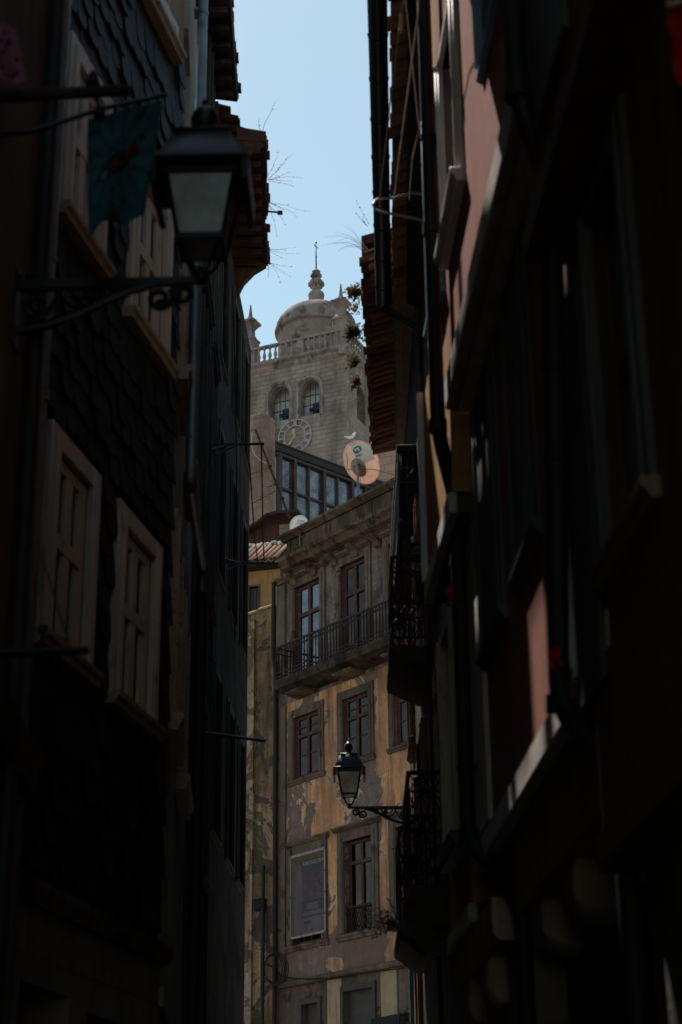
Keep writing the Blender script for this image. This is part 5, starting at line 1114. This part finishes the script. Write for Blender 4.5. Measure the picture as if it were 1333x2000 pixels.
# ---- balcony house (R3) and tile-eaved house (R4)
R3=Fr(.90,11.72,.2,'L'); R3T=11.1
b3=thing('balcony_house','dark house with green gutter, tile eave and iron balcony','house',R3.W((2.8,0,0)))
h3=[(3.9,4.7,4.55,6.6),(1.2,2.0,4.55,6.6),(1.2,2.0,7.3,9.4),(3.9,4.7,7.3,9.4)]
MB(R3).wall(.0,5.75,gz(12)-.2,R3T,0,-.35,h3).build('wall','old_wall',b3,merge=True)
MB(R3).box(0,5.74,-3,-.36,0,R3T).build('inner_wall','dark_room',b3)
for h in h3: window(R3,b3,h,'old_wood','glass',.08,.06,(.7,),1,0,(.10,.04,'pale_edge'),(.08,.08,'grey_stone'))
gA_=at(735,600,17.35); gB_=at(718,20,12.25); zG=11.15
EA=Vector((gA_.x,gA_.y,0)); EB=Vector((gB_.x,gB_.y,0)); dE=(EA-EB).normalized(); azE=math.degrees(math.atan2(dE.x,dE.y))
RE=Fr(EB.x,EB.y,azE,'L',0); LE=(EA-EB).length
zG=(gA_.z+gB_.z)/2
m=MB(RE); gp=[(-.0+.085*math.cos(q),zG+.085*math.sin(q)+.04) for q in [PI+PI*i/10 for i in range(11)]]; go=[(a*1.0-.085,b) for a,b in gp]; gi=[(a*.93-.085,b*1+(.005)) for a,b in gp]
ring=go+gi[::-1]; 
m.prism(ring,-1.4,LE,'s')
m.build('gutter','gutter',b3)
for i in range(11):
    q=-.9+i*.62
    if q<LE: MB(RE).prism([(a*1.08-.085,(b-zG-.04)*1.08+zG+.04) for a,b in gp]+[(a*1.0-.085,b) for a,b in gp][::-1],q,q+.03,'s').build('gutter_joint','gutter',b3)
ct=MB(RE); canal_tiles(ct,-1.4,LE-.02,-.62,-.19,zG+.34,zG+.17,.2,.088,seed=31,ragged=.02); ct.build('eave_tiles','tile',b3,smooth=60)
MB(RE).prism([(-1.2,zG+.32),(-.36,zG+.10),(-.34,zG+.02),(-.62,zG-.06),(-1.2,zG-.06)],-1.4,LE,'s').build('eave_cornice','under_dark',b3)
MB(RE).tube([(LE-.05,-.085,zG),(LE-.02,-.10,zG-.05),(LE+.05,-.3,zG-.15),(LE+.1,-.55,zG-.3)],.045,10).build('gutter_outlet','gutter',b3)
MB(RE).prism([(-.2,zG+.2),(-.2,zG+.3),(-3.5,zG+1.3),(-3.5,zG+1.2)],-1.4,LE,'s').build('roof','tile_dark',b3)
# lower iron balcony
def balcony(fr,parent,s0,s1,n1,z,slab,rail=1.0,xpan=True,mat='iron_brown',lean=0):
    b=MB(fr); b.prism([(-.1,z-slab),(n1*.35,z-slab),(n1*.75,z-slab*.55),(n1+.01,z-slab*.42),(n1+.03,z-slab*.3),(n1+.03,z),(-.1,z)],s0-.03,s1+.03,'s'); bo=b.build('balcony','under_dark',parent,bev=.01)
    r=MB(fr); nn_=n1-.015
    for zz,t in ((z+rail,.018),(z+rail-.17,.010),(z+.10,.012),(z+.32,.008),(z+.47,.008)):
        r.box(s0,s1,nn_-t,nn_+t,zz-t,zz+t); r.box(s0-t,s0+t,0.01,nn_-t-.001,zz-t*.95,zz+t*.95); r.box(s1-t,s1+t,0.01,nn_-t-.001,zz-t*.95,zz+t*.95)
    n=int((s1-s0)/.11)
    for i in range(n+1):
        s=s0+(s1-s0)*i/n; r.tube([(s,nn_,z),(s,nn_,z+rail)],.008,5)
        if i<n:
            c=s+(s1-s0)/n/2; r.tube([(c+.04*math.cos(q),nn_,z+rail-.085+.07*math.sin(q)) for q in [k*PI/4 for k in range(9)]],.006,4)
    w=nn_-.02
    for s in (s0,s1):
        for j in range(4): r.tube([(s,.02+w*j/3,z),(s,.02+w*j/3,z+rail)],.009,5)
        for a,bq in ((z+.47,z+rail-.17),(z+.10,z+.32),(z+rail-.17,z+rail)):
            for j in range(3):
                u0,u1=.02+w*j/3,.02+w*(j+1)/3; r.tube([(s,u0,a),(s,u1,bq)],.006,4); r.tube([(s,u1,a),(s,u0,bq)],.006,4)
        r.tube([(s,.02+w*(.5+.48*math.cos(q)),z+.6+.22*math.sin(q)) for q in [k*PI/8 for k in range(17)]],.006,4)
    r.build('railing',mat,bo); return bo
zf=at(825,1730,15.45).z
balcony(R3,b3,15.45-11.72,17.2-11.72,.90-.545,zf,.34)
# ---- tile-eaved house
R4=Fr(.88,17.5,0,'L'); 
b4=thing('tile_eave_house','dark old house under a long plant grown tile eave with stone balconies','house',R4.W((2.8,0,0)))
eA=at(705,500,17.6); eB=at(723,868,22.6); zT=(eA.z+eB.z)/2; dE=(Vector((eB.x,eB.y,0))-Vector((eA.x,eA.y,0))); LT=dE.length; RT=Fr(eA.x,eA.y,math.degrees(math.atan2(dE.x,dE.y)),'L')
h4=[(1.0,1.8,4.85,6.7),(3.6,4.4,4.85,6.7),(1.0,1.8,7.3,9.3),(3.6,4.4,7.3,9.3),(4.5,5.3,gz(20),4.6)]
MB(R4).wall(0,5.6,gz(18)-.2,zT-.1,0,-.35,h4).build('wall','old_wall',b4,merge=True)
MB(R4).box(0.01,5.59,-3,-.36,gz(18),zT-.15).build('inner_wall','dark_room',b4)
for h in h4[:4]: window(R4,b4,h,'old_wood','glass',.08,.06,(.7,),1,0,(.10,.05,'pale_edge'),(.08,.08,'grey_stone'))
d=MB(R4); 
for i,(s,mt_) in enumerate(((5.42,.08),(4.95,.10),(4.4,.06))): d.box(s-.05,s+.05,.002,mt_,gz(20),4.72)
d.build('door_frame','turquoise',b4)
d=MB(R4); d.box(4.0,4.12,.002,.07,gz(20),4.6).box(3.4,3.5,.002,.06,gz(20),4.5); d.build('door_frame','ochre',b4)
ct=MB(RT); canal_tiles(ct,0,LT,-.42,.0,zT+.20,zT+.04,.155,.078,seed=41,ragged=.025); canal_tiles(ct,0,LT,-.42,-.07,zT+.07,zT-.05,.155,.074,seed=42,ragged=.03); ct.build('eave_tiles','tile',b4,smooth=60)
m=MB(RT)
for s,dz in ((LT+.05,.0),(LT+.20,-.03)): canal_tiles(m,s-.1,s+.08,-.55,.0+dz,zT+.10+dz,zT+.0+dz,.18,.085,seed=int(s*10),ragged=.05)
m.build('verge_tiles','tile',b4,smooth=60)
MB(RT).prism([(-.95,zT+.1),(-.36,zT+.02),(-.38,zT-.10),(-.46,zT-.14),(-.50,zT-.24),(-.62,zT-.30),(-.95,zT-.30)],.0,LT-.05,'s').build('eave_cornice','under',b4,jit=.03)
MB(RT).prism([(-.01,zT+.15),(-.01,zT+.27),(-3.2,zT+1.2),(-3.2,zT+1.1)],-.05,LT,'s').build('roof','tile_dark',b4)
z1=at(802,1815,19.0).z; balcony(R4,b4,1.5,2.9,.88-.575,z1,.26,1.05)
z2=at(800,1266,17.7).z; balcony(R4,b4,.15,1.55,.88-.52,z2,.2,1.0)
# timber bay and clothes frame above the upper balcony
bz0=at(800,1045,19).z; bz1=at(800,888,19).z
bb=MB(R4); bb.box(1.2,4.8,-.05,.20,bz0,bz1)
for i in range(13): bb.box(1.2+i*.28,1.24+i*.28,.201,.225,bz0+.02,bz1-.02)
for z in (bz0,bz1-.08): bb.box(1.15,4.85,-.05,.235,z-.03,z+.05)
for j in range(3): bb.box(1.16,1.199,.02+j*.07,.045+j*.07,bz0+.05,bz1-.05)
bb.build('timber_bay','old_wood',b4,bev=.006)
cf=thing('clothes_airer','thin metal clothes airer with taut lines over the upper stone balcony','airer',at(782,1260,17.6))
m=MB(); q=lambda x,y,Y_=17.5:at(x,y,Y_)
m.tube([q(781,905),q(781,1262)],.011,6).tube([q(778,911),q(824,912)],.010,6).tube([q(780,940),q(828,941)],.010,6).tube([q(790,1062),q(832,1063)],.014,6).tube([q(786,1094),q(832,1097)],.012,6).tube([q(781,911,17.5),q(781,911,21)],.010,6).tube([q(781,941,17.5),q(781,941,21)],.010,6)
m.tube([q(800,926),q(812,912)],.006,5).tube([q(790,940),q(800,926)],.006,5).tube([q(788,915),q(800,926)],.006,5)
for i in range(4): m.tube([q(787,1068+i*6),q(812,1074+i*5),q(832,1068+i*6)],.005,4)
m.build('rail','iron',cf)
MB().tube([q(807,1058),q(816,1010),q(821,960),q(824,915)],.005,4).lathe(tuple(q(806,1056)),[(.005,-.03),(.022,-.02),(.016,.0),(.024,.02),(.004,.05)],8).build('pulley','bright_metal',cf)
# ================================================================== HOOP WITH CLOTHES LINES
hp=thing('clothes_hoop','bent grey metal hoop for clothes lines jutting from the right wall','bracket',at(800,410,12.0))
L_=[(806,377,12.1),(768,387,12.0),(742,388,11.8),(733,392,11.75),(729,400,11.7),(733,408,11.7),(745,413,11.75),(775,420,11.9),(812,427,12.1)]
hz_=[at(*p) for p in L_]; MB().tube([Vector((.93,12.2,hz_[0].z+.03))]+hz_+[Vector((.93,12.25,hz_[-1].z-.03))],.011,8).build('hoop_tube','bright_metal',hp)
def rope(label,pts,top,knot=None):
    m=MB(); m.tube([top]+[at(*p) for p in pts],.006,6)
    if knot:
        for i in range(6): c=at(knot[0]+i*.3*(-1)**i,knot[1]+i*6,knot[2]); m.lathe(tuple(c),[(.004,-.02),(.012,-.01),(.012,.01),(.004,.02)],6)
    return single(m,'clothes_rope','rope',label,'rope',at(*pts[-1]),'ropes of the clothes hoop')
rope('left taut rope with a knot running up from the metal hoop',[(791,-20,9.0),(782,30,9.3),(740,395,11.8),(741,403,11.8)],(.34,8.58,8.95),(783,30,9.3))
rope('right taut rope rising from the metal hoop to the black pipe',[(820,-20,9.6),(818,22,9.7),(780,305,11.3),(770,392,11.9)],(.40,9.7,11.17))
rope('slack third rope with leaves, nearest the black pipe',[(819,250,10.8),(806,310,11.2),(800,390,11.9)],(.47,10.72,10.93))
# ================================================================== PLANTS
def weed(name,label,base,n,h,spread,mat,lean=(0,0,1),leafs=6,leaf=.02,seed=0,thick=.003,group=None,droop=0,leafmat=None,cat='plant'):
    r=random.Random(seed); t=thing(name,label,cat,base,group); m=MB(); l=MB(); ln=Vector(lean).normalized()
    for i in range(n):
        d=(ln+Vector((r.uniform(-1,1),r.uniform(-1,1),r.uniform(-1,1)))*spread).normalized(); L=h*r.uniform(.55,1.1); P=Vector(base)+Vector((r.uniform(-1,1),r.uniform(-1,1),0))*h*.06; pts=[P.copy()]
        for k in range(5):
            d=(d+Vector((r.uniform(-.3,.3),r.uniform(-.3,.3),r.uniform(-.2,.2)-droop))).normalized(); P=P+d*L/5; pts.append(P.copy())
        m.tube(pts,[thick*(1-.13*k) for k in range(6)],4)
        for k in range(leafs):
            c=pts[1+k%5].lerp(pts[min(5,2+k%5)],r.random()); a=Vector((r.uniform(-1,1),r.uniform(-1,1),r.uniform(-.7,.7))).normalized(); b=a.cross(Vector((r.uniform(-1,1),r.uniform(-1,1),1))).normalized(); s=leaf*r.uniform(.6,1.5)
            l.face([c,c+a*s*.5+b*s*.3,c+a*s*1.2,c+a*s*.5-b*s*.3])
    m.build('stems','stem' if mat!='straw' else 'straw',t)
    if leafs: l.build('foliage',leafmat or mat,t,recalc=False,smooth=0)
    return t
def eg(py,n=-.02,dz=0):
    q=G4.hit(525,py,0); return Vector(G4.W((q[0],n,zE+dz)))
weed('eave_weed','bare twig weed on the top corner of the rusty eave',eg(264,-.10,.05),2,.45,.35,'leaf_dry',(.1,0,1),4,.02,1,.0035)
weed('eave_weed','bushy bare twigs beside the hook under the rusty eave',eg(352),7,.55,.6,'leaf_dry',(1,-.1,.5),7,.02,2,.003)
weed('eave_weed','drooping wiry weed below the hook on the rusty eave',eg(395),5,.6,.5,'leaf_dry',(.8,-.1,-.5),4,.018,3,.003,droop=.1)
weed('eave_weed','thin horizontal sprig near the bottom of the rusty eave',eg(490),4,.45,.22,'leaf_dry',(1,0,0),9,.016,4,.002)
weed('eave_weed','short dangling sprig under the lowest corner of the rusty eave',eg(508,-.06),4,.42,.3,'leaf_dry',(.8,0,-.7),7,.022,5,.003)
weed('eave_weed','orange dry tuft caught in the wall just right of the near lantern',Vector(L4.W((L4.hit(485,445,.2)[0],.2,L4.hit(485,445,.2)[1]))),10,.32,.6,'leaf_dry',(.3,-.4,-.2),6,.035,6,.003,droop=.12)
te=lambda px,py,Y_=19: at(px,py,Y_)
weed('eave_plant','wispy pale grass tuft drooping left from the green gutter end',te(716,490,17.2),13,.55,.35,'straw',(-.6,-.1,.75),0,.02,11,.0022,droop=.22)
weed('eave_plant','thin dark twig weed by the middle of the green gutter',te(719,440,16.3),3,.36,.3,'leaf_dry',(-.45,0,.9),6,.018,12,.003)
weed('eave_plant','russet creeper clump at the top of the tile eave',te(704,572,18.3),44,.17,.9,'leaf_dry',(-.5,-.2,.0),9,.035,13,.003)
weed('eave_plant','dark russet creeper hanging left by the spire pinnacle',te(697,592,18.4),9,.16,.7,'leaf',(-.6,-.1,-.5),8,.035,14,.003,droop=.08,leafmat='leaf_dry')
weed('eave_plant','thick olive green bush on the eave before the tower corner',te(698,652,19.4),80,.19,1.0,'leaf',(-.3,-.3,.0),9,.032,15,.003)
weed('eave_plant','pale dry strands trailing under the olive bush',te(694,688,19.8),14,.26,.6,'straw',(-.6,-.1,-.4),0,.02,16,.003,droop=.1)
weed('eave_plant','small golden brown tuft below the olive bush',te(700,708,20.1),26,.15,.9,'leaf_dry',(-.4,-.2,.0),8,.036,17,.003,leafmat='leaf')
weed('eave_plant','lowest straggling dry grass on the tile eave',te(703,740,20.6),28,.20,.8,'leaf_dry',(-.5,-.1,-.3),7,.034,18,.003,droop=.08)
weed('eave_plant','sparse yellow straws below the straggling dry grass',te(703,775,21.1),12,.3,.5,'straw',(-.5,-.1,-.6),0,.02,19,.003,droop=.05)
weed('balcony_plant','pale spiky succulent sticking out from the lowest stone balcony',at(778,1812,19.2),26,.30,.7,'leaf',(-.6,-.1,.4),6,.055,20,.004,leafmat='straw')
def geranium(label,base,seed,hang):
    t=thing('geranium',label,'flower',base,'red geraniums on the right walls'); r=random.Random(seed); b=Vector(base)
    MB().lathe((b.x+hang,b.y+.05,b.z-.20),[(.022,.04),(.03,.09),(.034,.09),(.034,.105),(.026,.105)],12).build('pot','terracotta',t)
    s=MB(); l=MB(); f=MB()
    for i in range(7):
        e=b+Vector((hang*.4+r.uniform(-.05,.05),r.uniform(-.05,.05),-.05+r.uniform(-.04,.03))); s.tube([(b.x+hang,b.y+.05,b.z-.1),tuple(e.lerp(Vector((b.x+hang,b.y+.05,b.z-.02)),.5)),tuple(e)],.003,4)
        for k in range(3):
            a=Vector((r.uniform(-1,1),r.uniform(-1,1),r.uniform(-.3,.6))).normalized(); w=a.cross(Vector((0,0,1))).normalized(); q=.03; l.face([e,e+a*q*.5+w*q*.5,e+a*q*1.1,e+a*q*.5-w*q*.5])
    s.tube([(b.x+hang,b.y+.05,b.z-.1),(b.x+hang*.4,b.y,b.z-.04),tuple(b)],.004,5)
    for c,rad__,n in ((Vector((0,0,.014)),.026,34),(Vector((.004,0,-.030)),.026,30)):
        for i in range(n):
            a=Vector((r.gauss(0,1),r.gauss(0,1),r.gauss(0,1))).normalized(); w=a.cross(Vector((.3,.2,1))).normalized(); v=a.cross(w); p=b+c+a*rad__*.6; q=.017
            f.face([p,p+w*q*.6+a*q*.4,p+w*q*.3+v*q+a*q*.5,p-w*q*.5+v*q*.8+a*q*.3])
    s.build('stems','leaf',t); l.build('foliage','leaf',t,recalc=False,smooth=0); f.build('blossom','petal',t,recalc=False,smooth=0); return t
geranium('bright red geranium blossom beside the ochre house band',at(879,1155,9.6),1,.07)
geranium('dim red geranium blossom next to the near black pipe elbow',at(1083,1283,6.6),2,.07)
# red cloth at the upper right edge
rc=MB()
def rq(u,v):
    P=at(1304+70*u,18+ -22*u,4.3).lerp(at(1322+60*u,170-10*u,4.3),v); return P+Vector((0,math.sin(v*11+u*4)*.012+math.sin(u*9)*.01,0))
for i in range(8):
    for j in range(16):
        q=[(i/8,j/16),(i/8+.125,j/16),(i/8+.125,j/16+.0625),(i/8,j/16+.0625)]; rc.hex8([rq(*x) for x in q]+[rq(*x)+Vector((0,.0015,0)) for x in q])
rt=thing('red_banner','red cloth banner with a pale top hem at the upper right edge','flag',at(1310,20,4.3))
rc.build('cloth','red_cloth',rt,merge=True,smooth=60)
cd_=MB()
for u_ in (.05,.95):
    c_=rq(u_,0); cd_.tube([c_,Vector((c_.x,c_.y,5.46))],.003,4)
cd_.build('hanging_cord','rope',rt)
MB().tube([rq(0,0)+Vector((-.004,-.012,.004)),rq(1,0)+Vector((.01,-.012,.004))],.010,8).build('top_hem','white_cloth',rt)
# cables on the old house fronts
def wallcable(fr,pts,label,n=.05):
    P=[fr.W((*[(h[0],n,h[1]) for h in [fr.hit(x,y,n)]][0],)) for x,y in pts]
    return single(MB().tube(P,.009,5),'cable','plastic_black',label,'cable',P[0],'cables on the house fronts')
wallcable(L3,[(402,640),(403,760),(404,860),(402,960),(405,1010)],'short upright cable on the weathered house above the drying bracket')
wallcable(L4,[(455,560),(459,700),(462,860),(463,1000),(461,1100),(459,1250)],'long cable running down the dark house under the mossy eave')
# ================================================================== CAMERA, SUN, SKY
cam=bpy.data.cameras.new('camera'); co=bpy.data.objects.new('camera',cam); COL.objects.link(co)
cam.sensor_fit='VERTICAL'; cam.sensor_height=36; cam.sensor_width=24; cam.lens=FPX/2000*36; cam.clip_end=3000; cam.clip_start=.05
mx=Matrix.Identity(4)
for i,v in enumerate((_R,_U,-_F)):
    for j in range(3): mx[j][i]=v[j]
mx.translation=CAM; co.matrix_world=mx
sc.cycles.diffuse_bounces=8; sc.cycles.max_bounces=14; sc.cycles.transparent_max_bounces=12
cam.dof.use_dof=True; cam.dof.focus_distance=48; cam.dof.aperture_fstop=2.8
sc.camera=co
S=Vector((-.245,.47,.82)).normalized()
su=bpy.data.lights.new('sun','SUN'); su.energy=5; su.angle=R_(.5); su.color=(1,.93,.84); so=bpy.data.objects.new('sun',su); COL.objects.link(so)
so.rotation_euler=S.to_track_quat('Z','Y').to_euler()
w=bpy.data.worlds.new('World'); sc.world=w; w.use_nodes=True; nt=w.node_tree; nt.nodes.clear()
sk=nt.nodes.new('ShaderNodeTexSky'); sk.sky_type='NISHITA'; sk.sun_disc=False; sk.sun_elevation=math.asin(S.z); sk.sun_rotation=math.atan2(S.x,S.y); sk.air_density=1.0; sk.dust_density=.35; sk.ozone_density=1.0
bg=nt.nodes.new('ShaderNodeBackground'); bg.inputs[1].default_value=.15; ow=nt.nodes.new('ShaderNodeOutputWorld'); tn=mixc(nt,1.0,sk.outputs[0],(1.04,1.04,.80),'MULTIPLY'); nt.links.new(tn,bg.inputs[0]); nt.links.new(bg.outputs[0],ow.inputs[0])
sc.view_settings.view_transform='Standard'; sc.view_settings.look='None'; sc.view_settings.exposure=.4; sc.view_settings.gamma=1
